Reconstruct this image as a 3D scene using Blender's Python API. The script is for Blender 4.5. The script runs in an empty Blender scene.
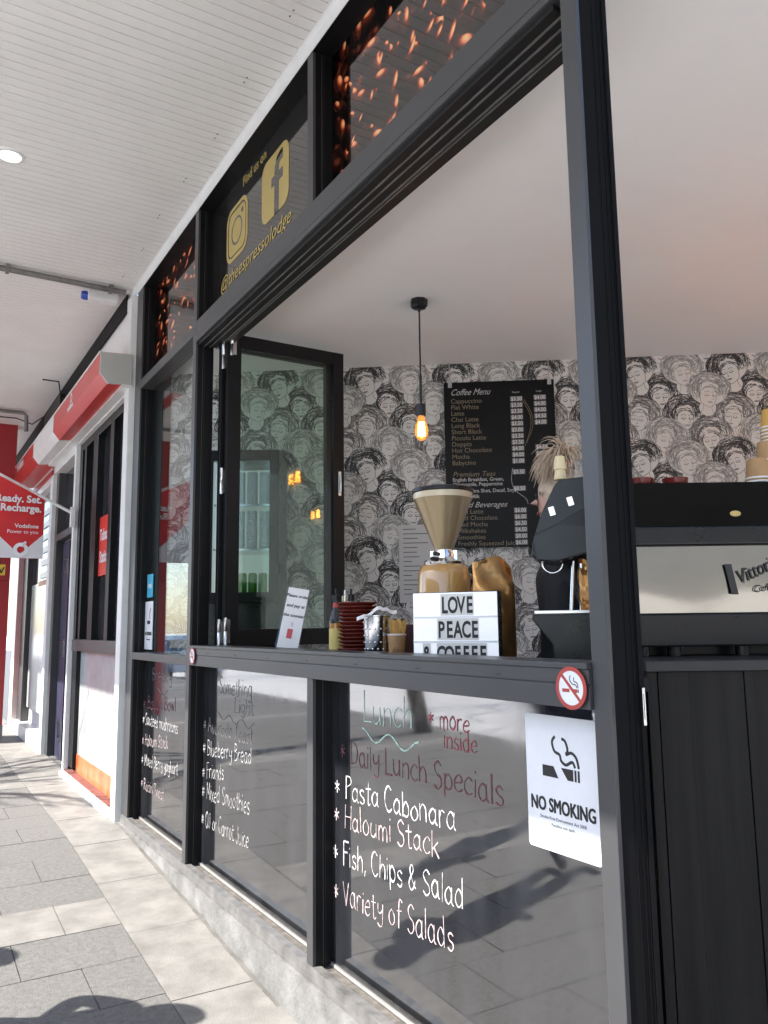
import bpy, bmesh, math, random
import numpy as np
from mathutils import Vector, Matrix
random.seed(7)
R = math.radians
SC = bpy.context.scene
COL = SC.collection

# ------------------------------------------------------------------ camera, sky, sun, exposure
cam_d = bpy.data.cameras.new('camera')
cam = bpy.data.objects.new('camera', cam_d); COL.objects.link(cam); SC.camera = cam
cam_d.sensor_fit = 'HORIZONTAL'; cam_d.sensor_width = 36; cam_d.lens = 37.5
cam_d.clip_start = 0.05; cam_d.clip_end = 500
pitch, roll, yaw = R(8.1092), R(-0.71666), R(31.23944)
FW = Vector((math.cos(pitch)*math.sin(yaw), math.cos(pitch)*math.cos(yaw), math.sin(pitch)))
RT0 = Vector((math.cos(yaw), -math.sin(yaw), 0)); UP0 = RT0.cross(FW)
RTc = RT0*math.cos(roll) + UP0*math.sin(roll); UPc = UP0*math.cos(roll) - RT0*math.sin(roll)
cam.matrix_world = Matrix((( RTc.x, UPc.x, -FW.x, 0), (RTc.y, UPc.y, -FW.y, 0), (RTc.z, UPc.z, -FW.z, 1.5), (0, 0, 0, 1)))

SUN_DIR = Vector((-1.0, 0.32, 1.03)).normalized()
world = bpy.data.worlds.new('World'); SC.world = world; world.use_nodes = True
wn_ = world.node_tree; bg = wn_.nodes['Background']
sky = wn_.nodes.new('ShaderNodeTexSky'); sky.sky_type = 'NISHITA'; sky.sun_disc = False
sky.sun_elevation = math.asin(SUN_DIR.z); sky.sun_rotation = math.atan2(SUN_DIR.x, SUN_DIR.y)
wn_.links.new(sky.outputs[0], bg.inputs[0]); bg.inputs[1].default_value = 0.15
sun_d = bpy.data.lights.new('sun', 'SUN'); sun_d.energy = 4.4; sun_d.angle = R(0.5); sun_d.color = (1, .95, .88)
sun = bpy.data.objects.new('sun', sun_d); COL.objects.link(sun)
sun.rotation_euler = SUN_DIR.to_track_quat('Z', 'Y').to_euler(); sun.location = (-6, 4, 9)
SC.view_settings.view_transform = 'Standard'; SC.view_settings.look = 'None'
SC.view_settings.exposure = 1.65; SC.view_settings.gamma = 1; SC.view_settings.use_curve_mapping = False
SC.render.engine = 'CYCLES'
cy = SC.cycles
cy.max_bounces = 10; cy.diffuse_bounces = 6; cy.glossy_bounces = 5; cy.transparent_max_bounces = 12
cy.sample_clamp_indirect = 8; cy.use_denoising = True; cy.caustics_reflective = False; cy.caustics_refractive = False

# ------------------------------------------------------------------ frames of reference
AF = -R(31.23944)                       # the corner front faces along this yaw
AW = math.atan2(-0.584, 0.811)          # the papered wall
def LP(s, w, z=0.0): return Vector((s*.855 + w*.5186, -s*.5186 + w*.855, z))
WD = Vector((.8115, -.5844, 0)); WN = Vector((.5844, .8115, 0)); WOFF = 5.69
def WP(s, z, d=0.0):
    p = WD*s + WN*(WOFF - d); return Vector((p.x, p.y, z))
def gz(y):
    if y < 3: return -.08 + .012*max(y, -6) - .036
    if y < 6: return -.08 + (y - 3)*.0617
    return .105 + .007*(min(y, 20) - 6)

# ------------------------------------------------------------------ materials
def mat(name, col, rough=.5, metal=0.0, ior=1.5, var=0.0, vscale=8.0, bump=0.0, bscale=60.0, rvar=0.0, emit=None, estr=0.0,
        coat=0.0, trans=0.0, spec=None, streak=None, alpha=1.0):
    m = bpy.data.materials.new(name); m.use_nodes = True
    nt = m.node_tree; b = nt.nodes['Principled BSDF']
    b.inputs['Base Color'].default_value = (*col, 1); b.inputs['Roughness'].default_value = rough
    b.inputs['Metallic'].default_value = metal; b.inputs['IOR'].default_value = ior
    b.inputs['Coat Weight'].default_value = coat; b.inputs['Transmission Weight'].default_value = trans
    b.inputs['Alpha'].default_value = alpha
    if spec is not None: b.inputs['Specular IOR Level'].default_value = spec
    if emit: b.inputs['Emission Color'].default_value = (*emit, 1); b.inputs['Emission Strength'].default_value = estr
    if var or bump or rvar:
        tc = nt.nodes.new('ShaderNodeTexCoord'); src = tc.outputs['Object']
        if streak:
            mp = nt.nodes.new('ShaderNodeMapping'); mp.inputs['Scale'].default_value = streak
            nt.links.new(src, mp.inputs[0]); src = mp.outputs[0]
        if var or rvar:
            n = nt.nodes.new('ShaderNodeTexNoise'); n.inputs['Scale'].default_value = vscale; n.inputs['Detail'].default_value = 8
            n.inputs['Roughness'].default_value = .62
            nt.links.new(src, n.inputs['Vector'])
            if var:
                r = nt.nodes.new('ShaderNodeMapRange'); r.inputs[1].default_value = .3; r.inputs[2].default_value = .7
                r.inputs[3].default_value = 1 - var; r.inputs[4].default_value = 1 + var
                nt.links.new(n.outputs[0], r.inputs[0])
                mx = nt.nodes.new('ShaderNodeMix'); mx.data_type = 'RGBA'; mx.blend_type = 'MULTIPLY'
                mx.inputs[0].default_value = 1; mx.inputs[6].default_value = (*col, 1)
                nt.links.new(r.outputs[0], mx.inputs[7]); nt.links.new(mx.outputs[2], b.inputs['Base Color'])
            if rvar:
                r2 = nt.nodes.new('ShaderNodeMapRange'); r2.inputs[1].default_value = .3; r2.inputs[2].default_value = .7
                r2.inputs[3].default_value = max(0, rough - rvar); r2.inputs[4].default_value = rough + rvar
                nt.links.new(n.outputs[0], r2.inputs[0]); nt.links.new(r2.outputs[0], b.inputs['Roughness'])
        if bump:
            n2 = nt.nodes.new('ShaderNodeTexNoise'); n2.inputs['Scale'].default_value = bscale; n2.inputs['Detail'].default_value = 5
            nt.links.new(src, n2.inputs['Vector'])
            bp = nt.nodes.new('ShaderNodeBump'); bp.inputs['Strength'].default_value = bump; bp.inputs['Distance'].default_value = .01
            nt.links.new(n2.outputs[0], bp.inputs['Height']); nt.links.new(bp.outputs[0], b.inputs['Normal'])
    return m

def pane_mat(name, tint, ior=1.5, rough=0.0):
    """thin window glass: see-through with a Fresnel reflection"""
    m = bpy.data.materials.new(name); m.use_nodes = True; nt = m.node_tree
    out = nt.nodes['Material Output']; nt.nodes.remove(nt.nodes['Principled BSDF'])
    t = nt.nodes.new('ShaderNodeBsdfTransparent'); t.inputs[0].default_value = (*tint, 1)
    g = nt.nodes.new('ShaderNodeBsdfGlossy'); g.inputs['Roughness'].default_value = rough
    f = nt.nodes.new('ShaderNodeFresnel'); f.inputs[0].default_value = ior
    geo = nt.nodes.new('ShaderNodeNewGeometry')            # same reflectance on both faces of the pane
    mi = nt.nodes.new('ShaderNodeMath'); mi.operation = 'MULTIPLY_ADD'
    mi.inputs[1].default_value = 1/ior - ior; mi.inputs[2].default_value = ior
    nt.links.new(geo.outputs['Backfacing'], mi.inputs[0]); nt.links.new(mi.outputs[0], f.inputs[0])
    x = nt.nodes.new('ShaderNodeMixShader')
    nt.links.new(f.outputs[0], x.inputs[0]); nt.links.new(t.outputs[0], x.inputs[1]); nt.links.new(g.outputs[0], x.inputs[2])
    nt.links.new(x.outputs[0], out.inputs[0]); return m

def image_mat(name, arr, rough, ior=1.5, bump=False):
    """a printed surface: the print is drawn below with numpy and mapped by UV"""
    h, w, _ = arr.shape
    img = bpy.data.images.new(name, w, h)
    a = np.ones((h, w, 4), np.float32); a[..., :3] = arr
    img.pixels.foreach_set(a.ravel()); img.update(); img.pack()
    m = mat(name, (.5, .5, .5), rough, ior=ior); nt = m.node_tree
    t = nt.nodes.new('ShaderNodeTexImage'); t.image = img; t.extension = 'REPEAT'
    uv = nt.nodes.new('ShaderNodeUVMap'); uv.uv_map = 'UVMap'
    nt.links.new(uv.outputs[0], t.inputs[0]); nt.links.new(t.outputs[0], nt.nodes['Principled BSDF'].inputs['Base Color'])
    return m

M = {}
M['black'] = mat('black_powder_coat', (.052, .052, .055), .36, ior=1.5, var=.07, vscale=2.5, rvar=.04, bump=.015, bscale=300)
M['black_side'] = mat('black_and_shaded_side', (.006, .006, .007), .4, spec=.22, var=.1, bump=.015, bscale=300)  # plain black parts, and a darker copy of the frame black for shaded reveals
M['jamb'] = mat('matt_black_jamb', (.004, .004, .005), .6, spec=.12)
M['gasket'] = mat('black_rubber_gasket', (.006, .006, .006), .6)
M['lowglass'] = mat('dark_backed_glass', (.014, .015, .018), .05, ior=2.85, var=.6, rvar=.045, vscale=5, streak=(1, 1, .35), bump=.012, bscale=3)
M['signglass'] = mat('sign_glass', (.020, .019, .018), .05, ior=2.2)
M['side_pane'] = pane_mat('side_window_glass', (.95, .97, .96), 1.4)
M['sash_pane'] = pane_mat('tinted_sash_glass', (.90, .95, .92), 1.4)
M['guard'] = pane_mat('smoked_glass', (.07, .07, .075), 1.25)
M['clear'] = pane_mat('clear_acrylic', (.9, .93, .95), 1.45)
M['soffit'] = mat('soffit_paint', (.83, .82, .80), .5, var=.05, vscale=1.5)
M['trim'] = mat('white_trim', (.78, .78, .77), .35, var=.05)
M['white'] = mat('white_frame_paint', (.80, .80, .79), .35, var=.06, vscale=6)
M['ceil'] = mat('ceiling_paint', (.85, .85, .845), .75, var=.03, vscale=1.2)
M['plaster'] = mat('inside_plaster', (.72, .71, .69), .8, var=.05)
M['plinth'] = mat('painted_concrete', (.17, .168, .164), .75, var=.36, vscale=7, bump=.35, bscale=70)
M['sillmetal'] = mat('weathered_sill', (.20, .195, .19), .42, metal=.4, var=.3, vscale=14, rvar=.12, bump=.1)
M['silldirt'] = mat('dusty_sill', (.11, .10, .09), .8, var=.5, vscale=30, bump=.3, bscale=150)
M['glassedge'] = mat('pale_sealant', (.30, .295, .28), .6, var=.2)
M['paver_light'] = mat('pale_paver', (.198, .190, .177), .8, var=.26, vscale=6, bump=.3, bscale=160)
M['paver_grey'] = mat('grey_paver', (.138, .134, .128), .85, var=.24, vscale=45, bump=.5, bscale=180)
M['grout'] = mat('paving_joint', (.13, .125, .115), .9, var=.3)
M['road'] = mat('pale_bounce_roadway', (.62, .61, .595), .85, var=.12, vscale=2, bump=.4)  # paleness raised so the road bounces more light up to the soffit
M['kerb'] = mat('kerb_concrete', (.36, .35, .33), .85, var=.2)
M['steel'] = mat('brushed_steel', (.62, .62, .63), .22, metal=1, var=.08, rvar=.06)
M['chrome'] = mat('polished_steel', (.75, .75, .76), .08, metal=1)
M['chalk'] = mat('white_chalk_marker', (.66, .65, .65), .7)
M['chalk_faint'] = mat('worn_white_marker', (.44, .43, .43), .75)
M['chalk_pale_pink'] = mat('worn_pink_marker', (.40, .33, .33), .75)
M['chalk_pink'] = mat('pink_chalk_marker', (.60, .48, .49), .7)
M['chalk_red'] = mat('red_chalk_marker', (.33, .07, .09), .7)
M['chalk_wine'] = mat('wine_chalk_marker', (.17, .055, .07), .7)
M['chalk_grey'] = mat('faded_grey_marker', (.17, .165, .165), .75)
M['chalk_green'] = mat('pale_green_chalk_marker', (.50, .72, .60), .7)
for _k in ('chalk', 'chalk_pink', 'chalk_red', 'chalk_wine', 'chalk_grey', 'chalk_green', 'chalk_faint', 'chalk_pale_pink'):   # the marker ink is patchy
    _t = M[_k].node_tree; _n = _t.nodes.new('ShaderNodeTexNoise'); _n.inputs['Scale'].default_value = 55; _n.inputs['Detail'].default_value = 3
    _c = _t.nodes.new('ShaderNodeTexCoord'); _t.links.new(_c.outputs['Object'], _n.inputs['Vector'])
    _r = _t.nodes.new('ShaderNodeMapRange'); _r.inputs[1].default_value = .36; _r.inputs[2].default_value = .56; _r.inputs[3].default_value = .35; _r.inputs[4].default_value = .95
    _t.links.new(_n.outputs[0], _r.inputs[0]); _t.links.new(_r.outputs[0], _t.nodes['Principled BSDF'].inputs['Alpha'])
M['gold'] = mat('gold_vinyl', (.50, .38, .13), .4, var=.05)
M['ink'] = mat('black_print', (.015, .015, .016), .5)
M['grey_ink'] = mat('grey_print', (.10, .10, .11), .5)
M['vinyl'] = mat('white_vinyl', (.80, .81, .84), .35, var=.04, vscale=10)
M['red_vinyl'] = mat('red_vinyl', (.42, .055, .045), .4)
M['red_sign'] = mat('red_sign_face', (.56, .045, .04), .35, var=.05)
M['red_cloth'] = mat('red_banner_cloth', (.60, .025, .028), .7, var=.08, vscale=3)
M['red_wall'] = mat('dark_red_panel', (.33, .018, .022), .45, var=.1, vscale=2)
M['white_cloth'] = mat('white_banner_print', (.72, .71, .74), .7)
M['yellow'] = mat('yellow_sign', (.75, .52, .05), .5)
M['cyan'] = mat('cyan_sticker', (.07, .42, .62), .4)
M['orange'] = mat('orange_window_film', (.60, .15, .055), .3, var=.35, vscale=4)
M['pale_sheet'] = mat('pale_reflection_poster_white', (.50, .53, .53), .12, ior=1.7, var=.12, vscale=4)  # pale tone standing in for mirrored paving; also the poster white
M['shopdark'] = mat('dark_shop_glass', (.035, .036, .040), .03, ior=2.8, var=.5, vscale=2)
M['door_grey'] = mat('grey_door_leaf', (.075, .075, .10), .35, var=.1)
M['navy'] = mat('navy_door_edge', (.04, .04, .075), .4)
M['plate'] = mat('maroon_glaze', (.14, .022, .016), .18, var=.1)
M['kraft'] = mat('kraft_paper', (.40, .235, .105), .7, var=.1, vscale=15)
M['rim'] = mat('white_cup_rim', (.76, .72, .68), .5)
M['kraft_yellow'] = mat('mustard_paper', (.60, .33, .07), .6)
M['wood'] = mat('pale_birch_wood', (.60, .36, .11), .6, var=.2, vscale=30)
M['paper'] = mat('white_paper', (.82, .82, .82), .8)
M['grey_paper'] = mat('pale_print_paper', (.50, .50, .49), .8)
M['foil'] = mat('gold_foil', (.42, .22, .075), .3, metal=.75, var=.2, bump=.35, bscale=14)
M['grind_cream'] = mat('champagne_hopper', (.42, .32, .185), .24, metal=.45, coat=.6)
M['grind_gold'] = mat('caramel_enamel', (.50, .28, .09), .12, coat=.9)
M['plastic'] = mat('black_plastic', (.010, .010, .011), .3, spec=.35, var=.1, rvar=.06)
M['plastic_g'] = mat('charcoal_plastic', (.022, .023, .025), .33, spec=.35, var=.1, rvar=.06)
M['button'] = mat('lit_button', (.8, .8, .78), .4, emit=(1, .98, .95), estr=.2)
M['lightbox'] = mat('lightbox_face', (.80, .81, .84), .35, emit=(.92, .95, 1), estr=.12)
M['tile'] = mat('letter_tile', (.72, .70, .66), .3)
M['board'] = mat('menu_board', (.007, .007, .008), .35, spec=.15, var=.2)
M['gold_text'] = mat('bronze_menu_text', (.19, .16, .105), .6)
M['grey_text'] = mat('silver_menu_text', (.42, .42, .41), .6)
M['chalk_tag'] = mat('white_price_digits', (.62, .62, .62), .6)
M['tag'] = mat('price_tag', (.15, .15, .155), .5)
M['bulb_glass'] = pane_mat('amber_bulb_glass', (1.0, .62, .25), 1.5)
_bt = M['bulb_glass'].node_tree; _e = _bt.nodes.new('ShaderNodeEmission'); _e.inputs[0].default_value = (1, .42, .10, 1); _e.inputs[1].default_value = .2
_ad = _bt.nodes.new('ShaderNodeAddShader'); _o = _bt.nodes['Material Output']; _src = _o.inputs[0].links[0].from_socket
_bt.links.new(_src, _ad.inputs[0]); _bt.links.new(_e.outputs[0], _ad.inputs[1]); _bt.links.new(_ad.outputs[0], _o.inputs[0])
M['filament'] = mat('filament', (1, .6, .2), .5, emit=(1, .60, .22), estr=14)
M['downlight'] = mat('downlight_diffuser', (.9, .9, .88), .5, emit=(1, .97, .92), estr=1.6)
M['oil'] = mat('amber_oil', (.55, .22, .02), .1, coat=.5)
M['label_y'] = mat('yellow_bottle_label', (.62, .50, .16), .5)
M['wine'] = mat('maroon_box', (.06, .012, .016), .5)
M['cream'] = mat('cream_paper', (.72, .60, .36), .6)
M['hair'] = mat('ash_blonde_hair', (.52, .40, .29), .5, var=.35, vscale=30)
M['hair_dark'] = mat('brown_hair', (.05, .03, .02), .5)
M['tie'] = mat('coral_hair_tie', (.75, .22, .13), .6)
M['skin'] = mat('skin', (.50, .30, .23), .5, var=.08)
M['shirt'] = mat('black_cotton', (.014, .014, .017), .85, bump=.3, bscale=30)
M['jean'] = mat('navy_trousers', (.03, .035, .06), .85, bump=.3, bscale=40)
M['green'] = mat('green_can', (.12, .36, .05), .3)
M['fridge_in'] = mat('glowing_fridge_liner', (.55, .58, .57), .4, emit=(.85, 1, .95), estr=.10)  # the liner itself glows, in place of a fridge lamp
M['boards'] = mat('charcoal_wood_boards', (.010, .0095, .0095), .55, spec=.2, var=.5, vscale=3, streak=(9, 9, .35), bump=.12, bscale=25)
M['machine_panel'] = mat('satin_steel_panel', (.26, .25, .225), .16, metal=1, bump=.3, bscale=2.6)
M['bark'] = mat('tree_bark', (.14, .11, .085), .9, var=.4, bump=.6, bscale=25)
M['leaf'] = mat('leaf', (.07, .10, .03), .6, var=.4)
M['brick'] = mat('grey_render', (.40, .39, .375), .85, var=.15, vscale=1)
M['carpaint'] = mat('pale_blue_car_paint', (.26, .33, .42), .25, coat=1, metal=.3)
M['tyre'] = mat('tyre_rubber', (.02, .02, .02), .8)

# ------------------------------------------------------------------ mesh helpers
class MB:
    def __init__(s): s.v = []; s.f = []; s.m = []; s.uv = {}
    def add(s, vs, fs, mi=0, T=None):
        o = len(s.v)
        s.v += [(T @ Vector(p)) if T else Vector(p) for p in vs]
        for f in fs: s.f.append([i + o for i in f]); s.m.append(mi)
        return s
    def box(s, x0, x1, y0, y1, z0, z1, mi=0, T=None):
        x0, x1 = min(x0, x1), max(x0, x1); y0, y1 = min(y0, y1), max(y0, y1); z0, z1 = min(z0, z1), max(z0, z1)
        return s.add([(x0, y0, z0), (x1, y0, z0), (x1, y1, z0), (x0, y1, z0), (x0, y0, z1), (x1, y0, z1), (x1, y1, z1), (x0, y1, z1)],
              [(0, 3, 2, 1), (4, 5, 6, 7), (0, 1, 5, 4), (1, 2, 6, 5), (2, 3, 7, 6), (3, 0, 4, 7)], mi, T)
    def quad(s, a, b, c, d, mi=0, uv=None):
        s.add([a, b, c, d], [(0, 1, 2, 3)], mi)
        if uv: s.uv[len(s.f) - 1] = uv
        return s
    def prism(s, poly, d0, d1, axis='z', mi=0, T=None):
        """polygon extruded along an axis; poly in the other two coordinates (cyclic order)"""
        n = len(poly)
        def P(p, d): return {'z': (p[0], p[1], d), 'y': (p[0], d, p[1]), 'x': (d, p[0], p[1])}[axis]
        vs = [P(p, d0) for p in poly] + [P(p, d1) for p in poly]
        fs = [list(range(n))[::-1], list(range(n, 2*n))] + [(i, (i + 1) % n, n + (i + 1) % n, n + i) for i in range(n)]
        return s.add(vs, fs, mi, T)
    def lathe(s, prof, n=24, mi=0, T=None, caps=True):
        vs = []; fs = []
        for r, z in prof:
            for k in range(n):
                a = 2*math.pi*k/n; vs.append((r*math.cos(a), r*math.sin(a), z))
        for i in range(len(prof) - 1):
            for k in range(n):
                k2 = (k + 1) % n; fs.append((i*n + k, i*n + k2, (i + 1)*n + k2, (i + 1)*n + k))
        if caps:
            if prof[0][0] > 1e-4: fs.append(list(range(n))[::-1])
            if prof[-1][0] > 1e-4: fs.append([(len(prof) - 1)*n + k for k in range(n)])
        return s.add(vs, fs, mi, T)
    def tube(s, pts, r, n=6, mi=0, T=None, flat=None):
        pts = [Vector(p) for p in pts]; rs = r if isinstance(r, (list, tuple)) else [r]*len(pts)
        vs = []; fs = []; prev = None
        for i, p in enumerate(pts):
            t = (pts[min(i + 1, len(pts) - 1)] - pts[max(i - 1, 0)])
            t = t.normalized() if t.length > 1e-9 else Vector((0, 0, 1))
            if flat is not None:
                a = flat.cross(t); a = a.normalized() if a.length > 1e-6 else Vector((0, 0, 1)); b = flat
                for k in range(n):
                    q = 2*math.pi*k/n; vs.append(p + a*(rs[i]*math.cos(q)) + b*(.0007*math.sin(q)))
            else:
                u = prev - t*prev.dot(t) if prev else t.orthogonal()
                u = u.normalized() if u.length > 1e-6 else t.orthogonal().normalized(); prev = u; w = t.cross(u)
                for k in range(n):
                    q = 2*math.pi*k/n; vs.append(p + u*(rs[i]*math.cos(q)) + w*(rs[i]*math.sin(q)))
        for i in range(len(pts) - 1):
            for k in range(n):
                k2 = (k + 1) % n; fs.append((i*n + k, i*n + k2, (i + 1)*n + k2, (i + 1)*n + k))
        fs.append(list(range(n))[::-1]); fs.append([(len(pts) - 1)*n + k for k in range(n)])
        return s.add(vs, fs, mi, T)
    def text(s, body, size, T, mi=0, align='LEFT', bold=0.0, shear=0.0, xs=1.0, extrude=.0006, spacing=1.0):
        c = bpy.data.curves.new('t', 'FONT'); c.body = body; c.size = size; c.align_x = align; c.offset = bold
        c.shear = shear; c.extrude = extrude; c.resolution_u = 3; c.space_character = spacing
        o = bpy.data.objects.new('t', c); COL.objects.link(o)
        dg = bpy.context.evaluated_depsgraph_get(); me = bpy.data.meshes.new_from_object(o.evaluated_get(dg))
        S = T @ Matrix.Diagonal((xs, 1, 1, 1))
        s.add([v.co[:] for v in me.vertices], [list(p.vertices) for p in me.polygons], mi, S)
        bpy.data.objects.remove(o); bpy.data.curves.remove(c); bpy.data.meshes.remove(me)
        return s
    def build(s, name, mats, parent=None, bevel=0.0, smooth=None, seg=2, T=None):
        if not isinstance(mats, (list, tuple)): mats = [mats]
        me = bpy.data.meshes.new(name)
        me.from_pydata([v[:] for v in s.v], [], s.f)
        for m in mats: me.materials.append(M[m] if isinstance(m, str) else m)
        me.polygons.foreach_set('material_index', s.m)
        if s.uv:
            L = me.uv_layers.new(name='UVMap')
            for fi, uvs in s.uv.items():
                for li, q in zip(me.polygons[fi].loop_indices, uvs): L.data[li].uv = q
        bm = bmesh.new(); bm.from_mesh(me)
        if bevel:
            ed = [e for e in bm.edges if len(e.link_faces) == 2 and e.calc_face_angle(0) > .6]
            bmesh.ops.bevel(bm, geom=ed, offset=bevel, segments=seg, profile=.6, affect='EDGES', clamp_overlap=True)
        if not s.uv: bmesh.ops.recalc_face_normals(bm, faces=bm.faces[:])
        if smooth is not None:
            for f in bm.faces: f.smooth = True
            for e in bm.edges: e.smooth = (len(e.link_faces) == 2 and e.calc_face_angle(0) < R(smooth))
        bm.to_mesh(me); bm.free(); me.update()
        o = bpy.data.objects.new(name, me); COL.objects.link(o)
        if parent: o.parent = parent
        return o
def tag(o, label=None, cat=None, group=None, kind=None):
    if label: o['label'] = label
    if cat: o['category'] = cat
    if group: o['group'] = group
    if kind: o['kind'] = kind
    return o
def thing(name, label, cat, loc=(0, 0, 0), rz=0.0, group=None):
    o = bpy.data.objects.new(name, None); COL.objects.link(o); o.empty_display_size = .1
    o.location = loc; o.rotation_euler = (0, 0, rz)
    return tag(o, label, cat, group)
def copy_tree(o, loc, rz=None, label=None, parent=None):
    c = o.copy(); COL.objects.link(c)
    if parent is None:
        c.location = loc
        if rz is not None: c.rotation_euler = (0, 0, rz)
        if label: c['label'] = label
    else: c.parent = parent
    for ch in list(o.children): copy_tree(ch, None, parent=c)
    return c
def TR(x, y, z): return Matrix.Translation((x, y, z))
def RZ(a): return Matrix.Rotation(a, 4, 'Z')
def RX(a): return Matrix.Rotation(a, 4, 'X')
def RY(a): return Matrix.Rotation(a, 4, 'Y')
def facT(x, y, z):          # upright lettering read from the street on a face that looks along -X
    return Matrix(((0, 0, -1, x), (-1, 0, 0, y), (0, 1, 0, z), (0, 0, 0, 1)))
def upT(x, y, z): return Matrix(((1, 0, 0, x), (0, 0, -1, y), (0, 1, 0, z), (0, 0, 0, 1)))   # upright, facing local -Y

def spline(pts, k=5):
    if len(pts) < 3: return [Vector(p) for p in pts]
    P = [Vector(p) for p in pts]; P = [P[0]] + P + [P[-1]]; o = []
    for i in range(1, len(P) - 2):
        a, b, c, d = P[i - 1], P[i], P[i + 1], P[i + 2]
        for j in range(k):
            t = j/k
            o.append(.5*((2*b) + (c - a)*t + (2*a - 5*b + 4*c - d)*t*t + (-a + 3*b - 3*c + d)*t**3))
    o.append(P[-2]); return o

# single-stroke handwriting: letter -> (advance, strokes)
GL = {}
def _gl(spec):
    for line in spec.strip().split('\n'):
        ch, w, st = line.strip().split(' ', 2)
        GL[ch] = (float(w), [[tuple(map(float, p.split(','))) for p in s_.split()] for s_ in st.split(';')])
_gl('''a 6.5 5,4.4 3.2,6 1,4 1,1.5 2.8,0 5,2;5,6 4.9,1.2 6,0
b 6 1,10 1,0;1,3 3,6 5,4 4.8,1.2 3,0 1,1
c 5.5 5,5 3.2,6 1,4 1,1.5 3,0 5,1
d 6.5 5,4 3,6 1,4 1,1.5 3,0 5,2;5.1,10 5,0
e 6 1,3 5,3.8 4.4,5.6 3,6 1,4 1,1.5 3,0 5.2,1.1
f 5 5,9 4,10 2.8,9 2.4,0;1,5.8 4.6,6.2
g 6.2 5,5 3,6 1,4 1.2,1.7 3,.6 5,2.5;5,6 5,-1.5 3,-3 .8,-2
h 6 1,10 1,0;1,3.5 3,6 5,4.5 5,0
i 2.4 1.2,6 1.1,0;1.2,8 1.3,8.6
j 3 2,6 2,-1.5 0,-3;2,8 2.1,8.5
k 5.6 1,10 1,0;4.6,6 1,2.8;2,3.6 5.2,0
l 2.4 1.2,10 1.1,0
m 8.4 1,6 1,0;1,4 2.5,6 4,4.5 4,0;4,4 5.5,6 7.2,4.5 7.2,0
n 6.2 1,6 1,0;1,4 3,6 5,4.5 5.1,0
o 6 3,6 1,4 1,1.5 3,0 5,1.5 5,4 3,6
p 6 1,6 1,-3;1,4 3,6 5,4 5,1.5 3,0 1,1.5
r 4.8 1,6 1,0;1,3.6 2.4,6 4.2,5.5
s 5.2 4.5,5.2 3,6 1.2,5 2,3.4 4,2.5 4.3,1 2.8,0 .8,.8
t 5 2.5,9 2.5,1 3.4,0 4.5,.6;.6,6.2 4.6,6.4
u 6.4 1,6 1,1.5 3,0 5,2;5,6 5.2,0
v 5.4 .8,6 3,0;3,0 5,6
w 7.4 .8,6 2.2,0;2.2,0 3.6,5;3.6,5 5,0;5,0 6.6,6
x 5.4 .8,6 5,0;5,6 .8,0
y 6 1,6 1.2,3 3,2.3 5,4;5,6 4.8,-1.5 3,-3 1,-2
A 7 .5,0 3.5,10;3.5,10 6.3,0;1.6,4 5.2,4
B 6.2 1,10 1,0;1,10 4.4,9.2 4.4,6.8 1,5.4;1,5.4 5.4,4.4 5,1 1,0
C 6.8 6,8.5 4,10 1.5,7.5 1.2,3 3.5,0 6.2,1.4
D 7 1,10 1,0;.6,10 5,8.5 6,5 4.8,1.2 .6,0
F 6 1,10 1,0;1,10 5.6,10.2;1,5.5 4.6,5.7
H 7 1,10 1,0;6,10 6,0;1,5 6,5.2
J 5.5 4,10 4,2 2.5,0 .8,1.5
L 6 1.2,10 1,0;1,0 5.8,.3
M 8.4 1,0 1.6,10;1.6,10 4.2,3;4.2,3 6.7,10;6.7,10 7.4,0
O 7.5 3.8,10 1.2,7.5 1.2,2.5 3.8,0 6.4,2.5 6.4,7.5 3.8,10
P 6 1,10 1,0;1,9.8 4.6,9.6 5.2,7 1,5
R 6.4 1,10 1,0;1,9.8 4.6,9.6 5,7 1,5;2.4,5.2 5.8,0
S 6.2 5.4,8.6 3.4,10 1.2,8 2.4,5.6 4.8,4.2 5.2,1.6 3,0 .8,1.4
T 6.4 .4,10 6,10.2;3.2,10 3.1,0
V 6.4 .6,10 3.2,0;3.2,0 6,10
& 7 6,1 3,5 2.2,8 3.4,10 4.6,8 2,4.5 1,2 2.6,0 4.6,1.4 5.8,4.2
, 3 1.6,1 1,-1.5
* 6 2.5,1.8 2.5,7.2;.6,3.2 4.6,5.8;.6,5.8 4.6,3.2
# 6 1.6,1.5 2.2,7;3.8,1.5 4.4,7;.6,3.4 5.4,3.8;.8,5.4 5.6,5.8''')
def handwrite(mb, txt, x, y0, z0, y1, z1, h, pen, mi=0):
    """marker writing on a pane that looks along -X, from (y0,z0) to (y1,z1) along its baseline"""
    W = sum(3.6 if c == ' ' else GL[c][0] for c in txt)
    sx = abs(y0 - y1)/W; sz = h/10; cx = 0; ang = (z1 - z0)/max(1e-6, abs(y0 - y1))
    for c in txt:
        if c == ' ': cx += 3.6; continue
        w, st = GL[c]; jz = random.uniform(-.5, .5); js = random.uniform(.93, 1.07); jr = random.uniform(-.05, .05)
        for s_ in st:
            pts = []
            for px, py in s_:
                px2 = (px + jr*py + random.uniform(-.1, .1))*sx; py2 = (py*js + jz + random.uniform(-.12, .12))*sz
                d = cx*sx + px2
                pts.append((x, y0 - d, z0 + ang*d + py2))
            sp_ = spline(pts, 4); ra = random.uniform(0, 6); pr_ = pen*random.uniform(.8, 1.1)
            mb.tube(sp_, [pr_*(.85 + .3*math.sin(ra + q*.55)) for q in range(len(sp_))], n=4, mi=mi, flat=Vector((-1, 0, 0)))
        cx += w
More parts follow.
